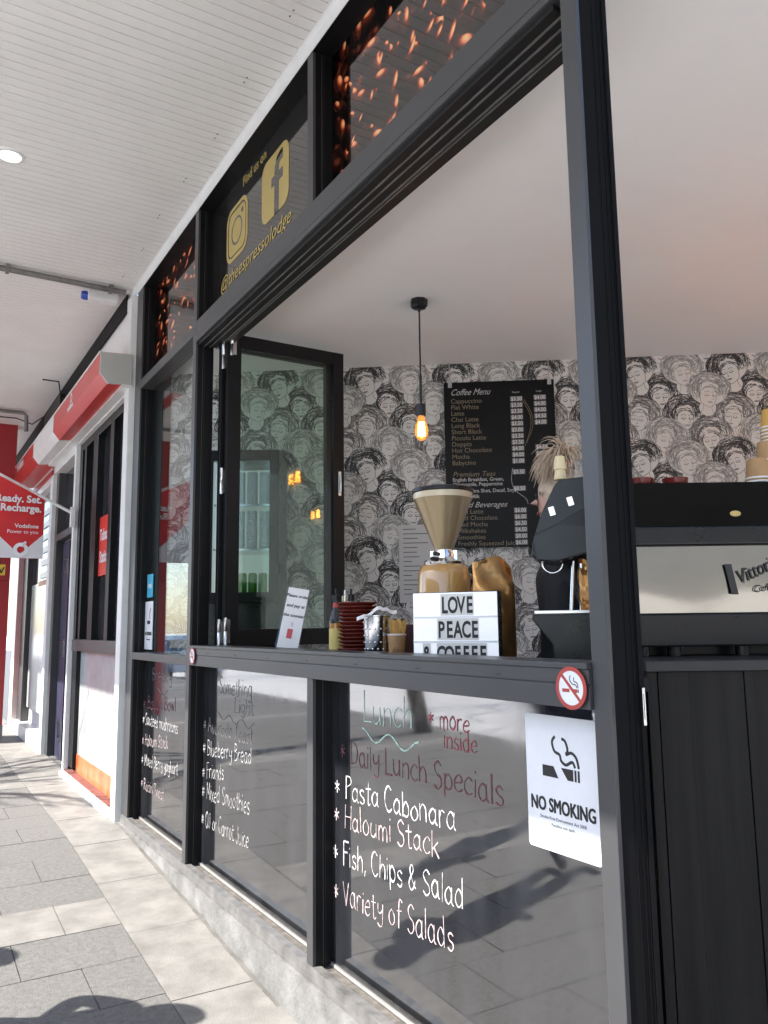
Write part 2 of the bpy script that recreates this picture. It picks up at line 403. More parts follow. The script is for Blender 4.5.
def wave(mb, x, y0, z0, y1, z1, amp, n, pen, mi=0):
    pts = []
    for i in range(n*8 + 1):
        t = i/(n*8); pts.append((x, y0 + (y1 - y0)*t, z0 + (z1 - z0)*t + amp*math.cos(t*n*2*math.pi)))
    mb.tube(pts, pen, n=4, mi=mi, flat=Vector((-1, 0, 0)))

# ------------------------------------------------------------------ printed patterns, drawn stroke by stroke
def draw_wallpaper(n=720):
    """repeat of line-drawn women's heads on putty coloured paper"""
    rng = np.random.RandomState(3)
    A = np.ones((n, n), np.float32)                       # 1 = paper, 0 = ink
    yy, xx = np.mgrid[0:n, 0:n].astype(np.float32)
    def stamp(px, py, r, ink):
        k = int(r + 2); ix, iy = int(px), int(py)
        X = np.arange(ix - k, ix + k + 1); Y = np.arange(iy - k, iy + k + 1)
        d = np.hypot(X[None, :] + .5 - px, Y[:, None] + .5 - py)
        a = np.clip(r + .5 - d, 0, 1)*(1 - ink); g = np.ix_(Y % n, X % n)
        A[g] = np.minimum(A[g], 1 - a)
    def fillell(cx, cy, rx, ry, rot, val=1.0):
        dx = (xx - cx + n/2) % n - n/2; dy = (yy - cy + n/2) % n - n/2
        c, s = math.cos(rot), math.sin(rot)
        A[((dx*c + dy*s)/rx)**2 + ((-dx*s + dy*c)/ry)**2 < 1] = val
    cw = n/4; heads = []
    styles = [0, 1, 2, 1, 0, 2, 1, 2]
    for c in range(4):
        for r in range(2):
            heads.append((c*cw + cw/2 + rng.uniform(-6, 6), (r*n/2 + (n/4 if c % 2 else 0) + rng.uniform(-8, 8)) % n, (r + c*2 + c//2) % 3, c*2 + r))
    heads.sort(key=lambda h: -h[1])
    S = n/5.6                                             # face width about 2*.5*S
    for i in range(500):                                   # fine hatching behind the heads
        x, y, t = rng.uniform(0, n), rng.uniform(0, n), rng.uniform(0, 6.3); ik = rng.uniform(.5, .75)
        for j in range(14):
            x += math.cos(t)*2.2; y += math.sin(t)*2.2; t += .13; stamp(x % n, y % n, 1.3, ik)
    for cx, cy, st, hid in heads + heads[:2]:
        rot = rng.uniform(-.28, .28); turn = rng.uniform(-.16, .16); ink = (.06, .30, .44)[st]; bw = (2.0, 1.8, 1.6)[st]
        ca, sa = math.cos(rot), math.sin(rot)
        def P(u, v): return cx + S*(u*ca - v*sa), cy + S*(u*sa + v*ca)
        def stroke(pts, w, ik):
            q = spline([(*P(*p), 0) for p in pts], 7)
            for a, b in zip(q[:-1], q[1:]):
                m = max(1, int((b - a).length/1.6))
                for j in range(m):
                    c2 = a.lerp(b, j/m); stamp(c2.x, c2.y, w, ik)
        hx, hy = P(0, .42); fillell(hx, hy, S*1.16, S*1.04, rot)
        fx, fy = P(0, -.8); fillell(fx, fy, S*.5, S*.5, rot)
        # hair: sweeping locks and curls around the face
        na = (185, 170, 150)[st]
        for i in range(na):                                # swept locks that follow the hair mass
            rr = rng.uniform(.56, 1.30); a0 = rng.uniform(-.5, math.pi + .2); sp = rng.uniform(.35, 1.1); ph = rng.uniform(0, 6.3); dr = rng.uniform(-.22, .22)
            pts = []
            for j in range(7):
                q = a0 + sp*j/6; r1 = rr + dr*(j/6 - .5) + .035*math.sin(q*7 + ph)
                pts.append((r1*1.02*math.cos(q), .36 + r1*.92*math.sin(q)))
            stroke(pts, bw*rng.uniform(.5, 1.25), min(.75, ink + rng.uniform(0, .25)))
        for i in range((130, 130, 120)[st]):                  # curls
            q = rng.uniform(-.5, math.pi + .5); r1 = rng.uniform(.6, 1.26); u, v = r1*1.05*math.cos(q), .36 + r1*.92*math.sin(q)
            rad = rng.uniform(.035, .10); t0 = rng.uniform(0, 6.3); n_ = rng.uniform(3.0, 6.5)
            stroke([(u + rad*(1 - .1*j)*math.cos(t0 + n_*j/7), v + rad*(1 - .1*j)*math.sin(t0 + n_*j/7)) for j in range(8)], bw*rng.uniform(.5, 1.0), min(.75, ink + rng.uniform(0, .2)))
        fx, fy = P(turn*.3, -.06); fillell(fx, fy, S*.5, S*.68, rot)
        fi = ink + .02
        stroke([(-.5, .22), (-.49, -.15), (-.36, -.52), (0 + turn, -.74), (.36, -.52), (.49, -.15), (.5, .22)], 1.5, fi)
        for sg in (-1, 1):
            ex = sg*.22 + turn
            stroke([(ex - .13, .0), (ex, -.05), (ex + .13, .01)], 2.4, fi); stroke([(ex - .12, .05), (ex, .085), (ex + .12, .05)], 1.2, fi + .2)
            stroke([(ex - .15, .19), (ex, .25), (ex + .15, .2)], 1.7, fi + .1)
            stroke([(sg*.27, -.62), (sg*.26, -.85), (sg*.4, -1.08), (sg*.75, -1.2)], 1.4, fi + .1)
        stroke([(turn*1.5 + .05, .1), (turn*1.7 + .07, -.15), (turn*1.7 + .1, -.24), (turn*1.6 - .03, -.26)], 1.3, fi + .1)
        stroke([(turn - .14, -.42), (turn, -.40), (turn + .14, -.42)], 2.2, fi); stroke([(turn - .08, -.45), (turn, -.47), (turn + .08, -.45)], 2.6 if hid % 3 == 0 else 1.5, fi)
        for i in range((46, 38, 34)[st]):                  # waves that fall over the forehead and temples
            q = rng.uniform(-.12, math.pi + .12); r1 = rng.uniform(.46, .66); sp = rng.uniform(.25, .6); ph = rng.uniform(0, 6.3)
            stroke([(r1*1.06*math.cos(q + sp*j/5), -.02 + r1*(1.08 + .04*math.sin(j*2 + ph))*math.sin(q + sp*j/5)) for j in range(6)], bw*rng.uniform(.5, 1.05), min(.7, ink + rng.uniform(0, .22)))
        for i in range(0):
            u = rng.uniform(-.42, .42)
            stroke([(u, .62), (u + rng.uniform(-.2, .2), .48), (u*1.15, .33 + abs(u)*-.3)], bw*.7, ink + .05)
    paper = np.array([.80, .80, .79], np.float32); inkc = np.array([.035, .035, .04], np.float32)
    # image rows count from the bottom, and so does v above
    return inkc + (paper - inkc)*A[..., None]

def draw_beans(w, h, seed, nb):
    """photographic print of roasted coffee beans falling through the dark"""
    rng = np.random.RandomState(seed)
    A = np.zeros((h, w, 3), np.float32) + np.array([.020, .012, .010], np.float32)
    yy, xx = np.mgrid[0:h, 0:w].astype(np.float32)
    for i in range(nb*2):
        far = i < nb
        cx, cy = rng.uniform(0, w), rng.uniform(0, h); a = rng.uniform(-1.2, 1.2) + math.pi/2
        L = rng.uniform(.05, .105)*min(w, h); B = L*rng.uniform(.5, .72); soft = rng.choice([.12, .25, .5])
        if far: L *= 1.25; B *= 1.25; soft = .9
        x0, x1, y0, y1 = [int(max(0, q)) for q in (cx - 2.2*L, cx + 2.2*L, cy - 2.2*L, cy + 2.2*L)]
        X = xx[y0:y1, x0:x1] - cx; Y = yy[y0:y1, x0:x1] - cy
        if X.size == 0: continue
        u = (X*math.cos(a) + Y*math.sin(a))/L; v = (-X*math.sin(a) + Y*math.cos(a))/B
        d = u*u + v*v
        al = np.clip((1 - d)/soft, 0, 1)[..., None]
        nz = np.sqrt(np.clip(1 - d, 0, 1)); lit = np.clip(.55*nz - .5*v + .3*u, 0, 1)
        c = np.array([.46, .165, .08])*(lit[..., None]**1.5)*1.7 + np.array([1.0, .74, .56])*(np.clip(lit - .685, 0, 1)*7)[..., None]
        c = c + np.array([.03, .012, .008])
        crease = np.exp(-((v - .18*np.sin(u*2.2))/.09)**2)*(soft < .4)
        c = c*(1 - .75*crease[..., None])
        if far: c = c*np.array([.45, .38, .35])
        A[y0:y1, x0:x1] = A[y0:y1, x0:x1]*(1 - al) + c*al
    return np.clip(A, 0, 1)

M['wallpaper'] = image_mat('wallpaper_print', draw_wallpaper(), .75)
M['beans_a'] = image_mat('bean_print', draw_beans(512, 512, 5, 90), .05, ior=1.9)
M['beans_b'] = image_mat('bean_print_wide', draw_beans(900, 512, 11, 150), .05, ior=1.9)

# ------------------------------------------------------------------ ground
mb = MB(); ys = [-60, -20, -6, 0, 3, 6, 12, 20, 60]
for i in range(len(ys) - 1):
    a, b = ys[i], ys[i + 1]
    mb.quad((-3.3, a, gz(a) - .02), (14, a, gz(a) - .02), (14, b, gz(b) - .02), (-3.3, b, gz(b) - .02))
tag(mb.build('pavement_bed', 'grout'), kind='structure')
mb = MB()
def slab(x0, x1, y0, y1, mi, g=.0022):
    x0 += g; x1 -= g; y0 += g; y1 -= g; t = random.uniform(-.0012, .0012)
    P = [(x0, y0), (x1, y0), (x1, y1), (x0, y1)]
    top = [(x, y, gz(y) + t) for x, y in P]; bot = [(x, y, gz(y) - .025) for x, y in P]
    mb.add(top + bot, [(0, 1, 2, 3), (0, 4, 5, 1), (1, 5, 6, 2), (2, 6, 7, 3), (3, 7, 4, 0)], mi)
y = -3.1
jy = [-3.1]
while jy[-1] < 24: jy.append(jy[-1] + .74)
for a, b in zip(jy[:-1], jy[1:]):
    for k in (3, 6):                                       # no slab straddles a change of slope
        pass
    slab(1.085, 1.52, a, b, 0)
rows = []; yv = -3.08
while yv < 24:
    rows.append(yv); yv += .395
for i, (a, b) in enumerate(zip(rows[:-1], rows[1:])):
    light = (i % 9 == 1); x = 1.085; off = .27 if i % 2 else .52
    edges = [1.085, 1.085 - off]
    while edges[-1] > -2.5: edges.append(edges[-1] - .6)
    for p, q in zip(edges[1:], edges[:-1]): slab(p, q, a, b, 0 if light else 1)
tag(mb.build('pavement', ['paver_light', 'paver_grey']), kind='structure')
mb = MB()
for i in range(len(ys) - 1):
    a, b = ys[i], ys[i + 1]
    mb.quad((1.53, a, gz(a) - .004), (14, a, gz(a) - .004), (14, b, gz(b) - .004), (1.53, b, gz(b) - .004))
    mb.quad((-3.29, a, gz(a) - .004), (-2.6, a, gz(a) - .004), (-2.6, b, gz(b) - .004), (-3.29, b, gz(b) - .004))
tag(mb.build('side_pavement', 'paver_grey'), kind='structure')
mb = MB(); mb.box(-3.5, -3.3, -60, 60, -.6, .02)
tag(mb.build('kerb_strip', 'kerb', bevel=.02), kind='structure')
mb = MB(); mb.quad((-260, -260, -.14), (260, -260, -.14), (260, 260, -.14), (-260, 260, -.14))
tag(mb.build('road', 'road'), kind='structure')
mb = MB()
for k in range(-6, 8): mb.quad((-7.06, k*6, -.136), (-6.94, k*6, -.136), (-6.94, k*6 + 3, -.136), (-7.06, k*6 + 3, -.136))
tag(mb.build('road_markings', 'vinyl'), kind='structure')
mb = MB(); mb.box(-15.5, -11, -60, 60, -.5, .0); tag(mb.build('opposite_pavement', 'paver_grey', bevel=.02), kind='structure')

# ------------------------------------------------------------------ the cafe front
YA, YB, YC, YD = 6.07, 4.717, 3.061, 1.475        # near edges of the uprights, far to near
ZB, ZR0, ZR1, ZH, ZT, ZS = .164, 1.2855, 1.401, 3.276, 3.413, 4.162
cafe = thing('cafe_building', 'black framed corner cafe with servery window and marker written lower panes', 'cafe', (1.5, 3.7, 0))
CL = Vector((1.5, 3.7, 0))
def part(mb, name, mats, **k):                    # parts are modelled in place, then hung under the cafe
    par = k.pop('parent', cafe); base = k.pop('base', CL)
    mb.v = [v - base for v in mb.v]
    return mb.build(name, mats, par, **k)
# uprights
def upright(y0, w, z0, z1, x0=1.5, x1=1.615):
    m = MB(); m.box(x0, x0 + .012, y0, y0 + w, z0, z1, 0); m.box(x0 + .0121, x1, y0 + .001, y0 + w - .001, z0, z1, 1)  # one black frame: lighter tone on the lit front, shade coloured into the reveal
    m.box(x0 + .045, x0 + .058, y0 - .002, y0 + .001, z0 + .002, z1 - .002, 1)     # groove bead on the reveal
    return m
for y0, w, z0, z1 in ((YA, .17, .10, ZS), (YB, .062, ZB - .006, ZR0), (YB, .062, ZR1 - .05, ZS), (YC, .056, ZB - .006, ZR0), (YC, .056, ZT, ZS)):
    part(upright(y0, w, z0, z1), 'mullion', ['black', 'black_side'], bevel=.003)
# head beam with bifold track under it
m = MB(); m.box(1.5, 1.62, YD, YB - .001, ZH, ZT, 0)
m.box(1.497, 1.5, YD, YB - .001, ZH + .002, ZH + .028, 0); m.box(1.4985, 1.5, YD, YB - .001, ZH + .034, ZH + .038, 0)
part(m, 'head_beam', ['black'], bevel=.002)
m = MB(); m.box(1.515, 1.70, 1.52, YB - .002, ZH - .018, ZH - .001, 0)
for xx_ in (1.55, 1.585, 1.63, 1.645): m.box(xx_, xx_ + .005, 1.52, YB - .002, ZH - .024, ZH - .018, 1)
m.box(1.622, 1.70, 1.52, YB - .002, ZH + .0005, ZT + .05, 0)
part(m, 'sash_track', ['gasket', 'sillmetal'])
m = MB(); m.box(1.5, 1.615, YB + .063, YA - .001, 3.335, 3.405, 0); part(m, 'side_head_beam', 'black', bevel=.003)
# rail with its slots
m = MB(); m.box(1.487, 1.62, YD + .002, YB + .02, 1.287, 1.345, 0); m.box(1.490, 1.62, YD + .002, YB + .02, 1.345, 1.349, 0)
m.box(1.486, 1.62, YD + .002, YB + .02, 1.349, 1.386, 0); m.box(1.480, 1.64, YD + .002, YB + .02, 1.3865, 1.401, 0)
for k in range(7):
    yk = 4.35 - .42*k; m.box(1.4845, 1.4875, yk - .012, yk + .012, 1.357, 1.363, 1)
part(m, 'rail', ['black', 'gasket'], bevel=.0015)
m = MB(); m.box(1.5, 1.615, YB + .063, YA - .001, 1.282, 1.333, 0); part(m, 'side_rail', 'black', bevel=.003)
# sill and concrete upstand
m = MB(); m.box(1.492, 1.535, YD, YA + .17, .112, ZB, 0); m.box(1.489, 1.492, YD, YA + .17, .112, .132, 0)
m.box(1.536, 1.582, YD, YA, .10, .150, 1); m.box(1.5815, 1.5875, YD, YA, .151, .166, 2)
part(m, 'sill', ['sillmetal', 'silldirt', 'glassedge'], bevel=.0015)
m = MB(); n = 40
for i in range(n):                                   # slightly uneven painted kerb that follows the fall of the footpath
    a = 1.40 + (6.24 - 1.40)*i/n; b = 1.40 + (6.24 - 1.40)*(i + 1)/n
    f = lambda q: 1.472 + .003*math.sin(q*9) + .002*math.sin(q*31)
    m.quad((f(b), b, gz(b) - .03), (f(a), a, gz(a) - .03), (f(a), a, .109), (f(b), b, .109))
    m.quad((f(b), b, .109), (f(a), a, .109), (1.6, a, .109), (1.6, b, .109))
part(m, 'upstand', 'plinth')
m = MB()
for i in range(n):
    a = 1.40 + 4.84*i/n; b = 1.40 + 4.84*(i + 1)/n
    m.quad((1.4725, a, gz(a) + .002), (1.4725, b, gz(b) + .002), (1.452 - .008*random.random(), b, gz(b) + .002), (1.455 - .008*random.random(), a, gz(a) + .002))
part(m, 'base_joint', 'grout')
# lower panes with the marker menu
PX = 1.588
def pane(y0, y1, lines, extra=None, extra_col=4):
    m = MB(); m.box(PX, PX + .01, y0, y1, .15, 1.2865); g = part(m, 'menu_pane', 'lowglass')
    CH = ['chalk', 'chalk_pink', 'chalk_red', 'chalk_wine', 'chalk_grey', 'chalk_green', 'chalk_faint', 'chalk_pale_pink']
    for t, ya, za, yb, zb, h, col, pen in lines:
        w = MB(); ya = min(ya, y1 - .005); handwrite(w, t, PX - .0012, ya, za, yb, zb, h, pen); part(w, 'marker_writing', CH[col], parent=g)
    w = MB(); extra(w); part(w, 'wavy_underline', CH[w.m[0]] if False else CH[extra_col], parent=g)
pane(YD + .003, YC - .001, [
    ('Lunch', 2.796, 1.129, 2.439, 1.138, .112, 5, .0029), ('* more', 2.344, 1.154, 2.106, 1.162, .066, 2, .003),
    ('inside', 2.257, 1.098, 2.068, 1.099, .062, 2, .003), ('* Daily Lunch Specials', 2.99, .958, 1.944, .964, .09, 3, .0032),
    ('* Pasta Cabonara', 3.034, .815, 2.19, .84, .088, 0, .0029), ('* Haloumi Stack', 3.044, .699, 2.289, .738, .088, 1, .0029),
    ('* Fish, Chips & Salad', 3.05, .555, 2.157, .613, .088, 0, .0029), ('* Variety of Salads', 3.05, .401, 2.216, .473, .092, 1, .0029)],
    lambda w: wave(w, PX - .0012, 2.80, 1.085, 2.40, 1.075, .022, 2, .003), 5)
pane(YC + .057, YB - .001, [
    ('Something', 4.44, 1.136, 3.947, 1.143, .09, 4, .0029), ('Light', 4.202, 1.050, 3.918, 1.058, .08, 4, .0029),
    ('# Avocado Toast', 4.70, .905, 3.927, .911, .08, 4, .0030), ('# Blueberry Bread', 4.70, .766, 3.938, .816, .085, 6, .0030),
    ('# Friands', 4.70, .634, 4.339, .678, .085, 6, .0030), ('# Mixed Smoothies', 4.70, .524, 3.958, .57, .09, 6, .0030),
    ('# OJ or Carrot Juice', 4.70, .374, 3.966, .4, .088, 6, .0030)],
    lambda w: wave(w, PX - .0012, 4.46, 1.015, 3.91, 1.0, .018, 3, .0028), 4)
pane(YB + .063, YA - .001, [
    ('Breaky', 5.837, 1.139, 5.35, 1.138, .095, 4, .0029), ('# Bacon Bowl', 6.05, .925, 5.247, .972, .09, 3, .0048),
    ('# Sauteed mushrooms', 6.05, .816, 5.192, .833, .08, 6, .0036), ('# Haloumi Stack', 6.05, .665, 5.404, .714, .08, 7, .0036),
    ('# Mixed Berry yoghurt', 6.05, .529, 5.172, .582, .08, 6, .0036), ('# Raisin Toast', 6.05, .365, 5.465, .374, .08, 7, .0036)],
    lambda w: wave(w, PX - .0012, 5.68, 1.07, 5.45, 1.065, .02, 1, .004), 4)
# transom signs
def transom(y0, y1, z0, mname, u):
    m = MB()
    m.quad((1.60, y1, z0), (1.60, y0, z0), (1.60, y0, ZS), (1.60, y1, ZS), 0, [(0, 0), (u, 0), (u, 1), (0, 1)])
    m.add([(1.61, y0, z0), (1.61, y1, z0), (1.61, y1, ZS), (1.61, y0, ZS)], [(0, 3, 2, 1)], 1)
    return part(m, 'transom_sign', [mname, 'black_side'])
transom(YB + .063, YA - .001, 3.405, 'beans_a', 1); transom(YD, YC - .001, ZT, 'beans_b', 1)
m = MB(); m.box(1.60, 1.61, YC + .057, YB - .001, ZT, ZS); ts = part(m, 'transom_sign', 'signglass')
def rrect(cy, cz, w, h, r, n=6):
    P = []
    for sx, sz, a0 in ((1, 1, 0), (-1, 1, 90), (-1, -1, 180), (1, -1, 270)):
        for k in range(n + 1):
            a = R(a0 + 90*k/n); P.append((cy + sx*(w/2 - r) + r*math.cos(a), cz + sz*(h/2 - r) + r*math.sin(a)))
    return P
def ring(mb, cx, cy, ro, ri, x0, x1, mi, n=28, oval=None):
    """flat ring in the YZ plane between outer and inner outline (point lists or radii)"""
    O = ro if isinstance(ro, list) else [(cx + ro*math.cos(2*math.pi*k/n), cy + ro*math.sin(2*math.pi*k/n)) for k in range(n)]
    I = ri if isinstance(ri, list) else [(cx + ri*math.cos(2*math.pi*k/n), cy + ri*math.sin(2*math.pi*k/n)) for k in range(n)]
    n = len(O)
    mb.add([(x0, *p) for p in O] + [(x0, *p) for p in I] + [(x1, *p) for p in O] + [(x1, *p) for p in I],
           [(k, (k + 1) % n, n + (k + 1) % n, n + k) for k in range(n)] + [(2*n + k, 2*n + (k + 1) % n, (k + 1) % n, k) for k in range(n)], mi)
lg = MB(); gx0, gx1 = 1.5975, 1.5995
cy_, cz_, s_ = 4.29, 3.855, .345                               # camera badge
ring(lg, 0, 0, rrect(cy_, cz_, s_, s_, .085), rrect(cy_, cz_, s_ - .05, s_ - .05, .068), gx0, gx1, 0)
ring(lg, 0, 0, rrect(cy_, cz_, s_ - .072, s_ - .072, .058), [(cy_ + .088*math.cos(R(-45*0) + 2*math.pi*(k + 3.5)/28), cz_ + .088*math.sin(2*math.pi*(k + 3.5)/28)) for k in range(28)], gx0, gx1, 0)
ring(lg, cy_, cz_, .074, .001, gx0, gx1, 0); 
dk = MB(); ring(dk, cy_, cz_, .088, .074, gx0 - .0004, gx1, 0); ring(dk, cy_ - .088, cz_ + .092, .017, .001, gx0 - .001, gx1, 0)
fy, fz, fs = 3.725, 3.868, .36                                # f badge: gold tile with a dark letter
lg.prism(rrect(fy, fz, fs, fs, .07), gx0, gx1, 'x', 0)
Fp = [(-.02, -.18), (-.02, -.02), (.035, -.02), (.035, .045), (-.02, .045), (-.02, .085), (-.032, .105), (-.055, .11), (-.095, .11), (-.095, .172), (-.04, .176), (.005, .168), (.036, .145), (.05, .10), (.05, .045), (.05, -.18)]
Fp = [(-.095, -.18), (-.095, -.03), (-.155, -.03), (-.155, .04), (-.095, .04), (-.095, .09), (-.085, .12), (-.06, .14), (-.015, .14), (-.015, .14)]
# letter f as three overlapping strokes on the tile (stem, bar, hook), each a hair prouder
dk.box(gx0 - .0006, gx1, fy - .055, fy + .005, fz - .18, fz + .06, 0); dk.box(gx0 - .0009, gx1, fy - .105, fy + .045, fz - .01, fz + .045, 0)
dk.tube([(gx0 - .0003, fy - .025, fz + .05), (gx0 - .0003, fy - .027, fz + .085), (gx0 - .0003, fy - .045, fz + .115), (gx0 - .0003, fy - .075, fz + .125), (gx0 - .0003, fy - .105, fz + .125)], .03, n=4, flat=Vector((-1, 0, 0)))
lg.text('Find us on', .085, facT(gx0, 4.20, 4.085), 0, bold=.0005)
lg.text('@theespressolodge', .12, facT(gx0, 4.56, 3.555), 0, shear=.25, xs=1.08)
part(lg, 'gold_lettering', 'gold', parent=ts); part(dk, 'badge_detail', 'signglass', parent=ts)
# top channel that closes the recess above the transoms
m = MB(); m.box(1.5, 1.62, YD, YA + .17, ZS, ZS + .12); part(m, 'top_channel', 'black_side')
# corner post
m = MB(); m.box(1.497, 1.60, 1.418, YD, .05, 4.28, 0); part(m, 'corner_post', 'black', bevel=.003)
m = MB(); T = RZ(AF)
m.box(.551, .629, 1.996, 2.13, -.2, 4.28, 0, T)
for a, b in ((.590, .5925), (.604, .606), (.613, .615)): m.box(a, b, 1.993, 1.996, -.2, 4.27, 1, T)
m.box(.617, .629, 1.990, 1.996, -.2, 4.27, 1, T)
jamb = part(m, 'door_jamb', ['jamb', 'jamb'], bevel=.002)
m = MB(); m.box(.618, .625, 1.974, 1.988, 1.255, 1.345, 0, T); m.box(.620, .623, 1.968, 1.972, 1.27, 1.33, 0, T); part(m, 'latch', 'steel', parent=jamb, bevel=.002)
# side window
m = MB(); m.box(1.590, 1.596, YB + .063, YA - .001, 1.334, 3.334); part(m, 'side_window', 'side_pane')
# folded sashes standing into the room
def sash(y, x0, x1):
    z0, z1 = 1.392, 3.308; st = .078
    m = MB()
    m.box(x0, x0 + st + .01, y, y + .042, z0, z1); m.box(x1 - st, x1, y, y + .042, z0, z1)
    m.box(x0 + st + .0105, x1 - st - .0005, y + .001, y + .041, z0, z0 + .10); m.box(x0 + st + .0105, x1 - st - .0005, y + .001, y + .041, z1 - .085, z1)
    f = part(m, 'folding_sash', 'black_side', bevel=.003)
    m = MB(); m.box(x0 + st + .012, x1 - st - .002, y + .018, y + .023, z0 + .101, z1 - .086); part(m, 'pane', 'sash_pane', parent=f)
    return f
s1 = sash(4.545, 1.648, 2.455); s2 = sash(4.602, 1.625, 2.43)
m = MB(); m.box(2.405, 2.425, 4.528, 4.545, 2.34, 2.50); m.tube([(2.415, 4.52, 2.36), (2.415, 4.515, 2.42), (2.415, 4.52, 2.48)], .006); part(m, 'handle', 'steel', parent=s1, bevel=.002)
for (hx, hy, hz, hh) in ((1.668, 4.53, 3.16, .15), (1.63, 4.575, 3.08, .18), (1.632, 4.58, 2.30, .16), (1.655, 4.535, 1.40, .16), (1.628, 4.57, 1.40, .15)):
    m = MB(); m.lathe([(.011, 0), (.011, hh*.48), (.009, hh*.5), (.011, hh*.52), (.011, hh)], 10, 0, TR(hx, hy, hz)); m.box(hx, hx + .03, hy + .002, hy + .006, hz + .01, hz + hh - .01)
    part(m, 'hinge', 'steel', parent=s1, smooth=40)
# room: floor, ceiling, papered wall, closing walls
RP = [(1.62, 1.42), (1.62, 5.84), (2.4, 5.30), (8.6, .84), (8.6, -2.9)]
m = MB(); m.prism([(1.62, 1.42), (8.6, -2.82), (8.6, .84), (1.62, 5.84)], .02, .16); part(m, 'interior_floor', 'plaster')
m = MB(); m.prism([(1.705, 1.40), (8.6, -2.82), (8.6, .84), (1.622, 5.86), (1.622, 4.74), (1.705, 4.74)], 3.40, 3.46); part(m, 'interior_ceiling', 'ceil')
m = MB(); a, b = WP(-2.07, 0), WP(6.2, 0); tw, th = .652, .652
m.quad((a.x, a.y, .1), (b.x, b.y, .1), (b.x, b.y, 3.4), (a.x, a.y, 3.4), 0, [(-2.07/tw, .1/th), (6.2/tw, .1/th), (6.2/tw, 3.4/th), (-2.07/tw, 3.4/th)])
part(m, 'papered_wall', 'wallpaper')
m = MB(); m.box(1.598, 1.66, 5.80, 6.30, 0, 3.40); part(m, 'party_post', 'black_side')
m = MB(); m.box(8.6, 8.7, -2.9, 1.0, 0, 3.4); part(m, 'end_wall', 'plaster')
m = MB(); m.box(5.2, 8.25, 2.02, 2.14, -.2, 3.4, 0, T); m.box(.629, 8.25, 2.0, 2.14, 3.56, 4.3, 0, T); part(m, 'corner_front', 'black_side')
# upper storey above the awning and the party wall behind the papered wall
m = MB(); m.prism([(1.64, 1.40), (8.9, -3.0), (8.9, 6.2), (1.64, 6.2)], 4.3, 7.5); part(m, 'upper_storey', 'brick')
# servery counter inside the window
m = MB(); m.prism([(1.64, 1.56), (1.80, 1.56), (2.30, 2.39), (2.30, 4.46), (1.64, 4.46)], 1.31, 1.35); part(m, 'servery_counter', 'boards', bevel=.003)
m = MB(); m.box(1.70, 1.72, 1.6, 4.5, .16, 1.309); part(m, 'counter_front_panel', 'black_side')

# ------------------------------------------------------------------ street awning
awn = thing('street_awning', 'white ribbed awning soffit over the footpath', 'awning', (0, 5, 4.22))
AL = Vector((0, 5, 4.22))
m = MB(); pit = .0640; yy0 = -1.2; ys_ = []
k = 0
while yy0 + k*pit < 16:
    y = yy0 + k*pit
    for a, b, za, zb in ((y, y + pit - .0085, 0, 0), (y + pit - .0085, y + pit - .0075, 0, .013), (y + pit - .0075, y + pit - .0012, .013, .013), (y + pit - .0012, y + pit, .013, 0)):
        m.quad((-1.55, b, 4.22 + zb), (-1.55, a, 4.22 + za), (1.465, a, 4.22 + za), (1.465, b, 4.22 + zb))
    k += 1
part(m, 'ribbed_soffit', 'soffit', parent=awn, base=AL)
m = MB(); cv = []
for j in range(7):
    a = R(90*j/6); cv.append((1.462 + .036*math.sin(a), 4.222 - .058*(1 - math.cos(a))))
for (x0, z0), (x1, z1) in zip(cv[:-1], cv[1:]): m.quad((x0, 1.35, z0), (x0, 16, z0), (x1, 16, z1), (x1, 1.35, z1))
part(m, 'edge_trim', 'trim', parent=awn, base=AL, smooth=50)
m = MB(); m.box(-1.60, -1.552, -1.2, 16, 4.215, 4.62); part(m, 'fascia', 'white', parent=awn, base=AL)
m = MB(); m.box(-1.55, 1.52, -1.2, 16, 4.26, 4.60); part(m, 'roof_deck', 'white', parent=awn, base=AL)
for yk in (-3.2, 3.35, 3.9): pass
m = MB()
for i in range(9):
    for yy_ in (2.42 + .52*i, 2.46 + .52*i): m.lathe([(.004, -.003), (.0045, 0)], 8, 0, TR(1.36 - .015*(i % 3), yy_, 4.2205))
part(m, 'soffit_screw', 'grey_ink', parent=awn, base=AL)
dl = thing('downlight', 'round lit downlight set in the white soffit', 'ceiling light', (.395, 4.77, 4.22))
m = MB(); m.lathe([(.058, -.004), (.062, -.010), (.078, -.008), (.082, -.001)], 32, 0, caps=False); m.build('bezel', 'trim', dl, smooth=40)
m = MB(); m.lathe([(0.001, -.0065), (.059, -.006)], 32, 0, caps=False); m.build('diffuser', 'downlight', dl)
# pipe across the soffit and sensor
m = MB(); y = 6.31; m.tube([(-1.5, y, 4.185), (1.0, y, 4.185), (1.42, y, 4.185)], .022, 10)
for xk in (-1.0, -.1, .55, 1.3): m.box(xk - .012, xk + .012, y - .032, y + .032, 4.16, 4.219)
tag(m.build('conduit_pipe', 'sillmetal', smooth=50), 'grey conduit pipe strapped across the white soffit nearer the camera', 'pipe')
sn = thing('floodlight', 'small white floodlight with a blue lens under the soffit', 'lamp', (1.17, 6.46, 4.16))
m = MB(); m.box(-.02, .22, -.05, .05, -.035, .05); m.build('housing', 'trim', sn, bevel=.02)
m = MB(); m.lathe([(.001, 0), (.03, .002), (.036, .02), (.036, .05)], 16, 0, TR(-.065, 0, 0) @ RY(R(90))); m.build('lens', mat('blue_lens', (.03, .08, .42), .2), sn, smooth=40)
m = MB(); y = 10.6; m.tube([(-1.5, y, 4.18), (1.2, y, 4.18), (1.23, y, 4.15), (1.24, y, 3.95)], .024, 10)
tag(m.build('conduit_pipe', 'sillmetal', smooth=50), 'grey pipe under the soffit beyond the red sign box', 'pipe')

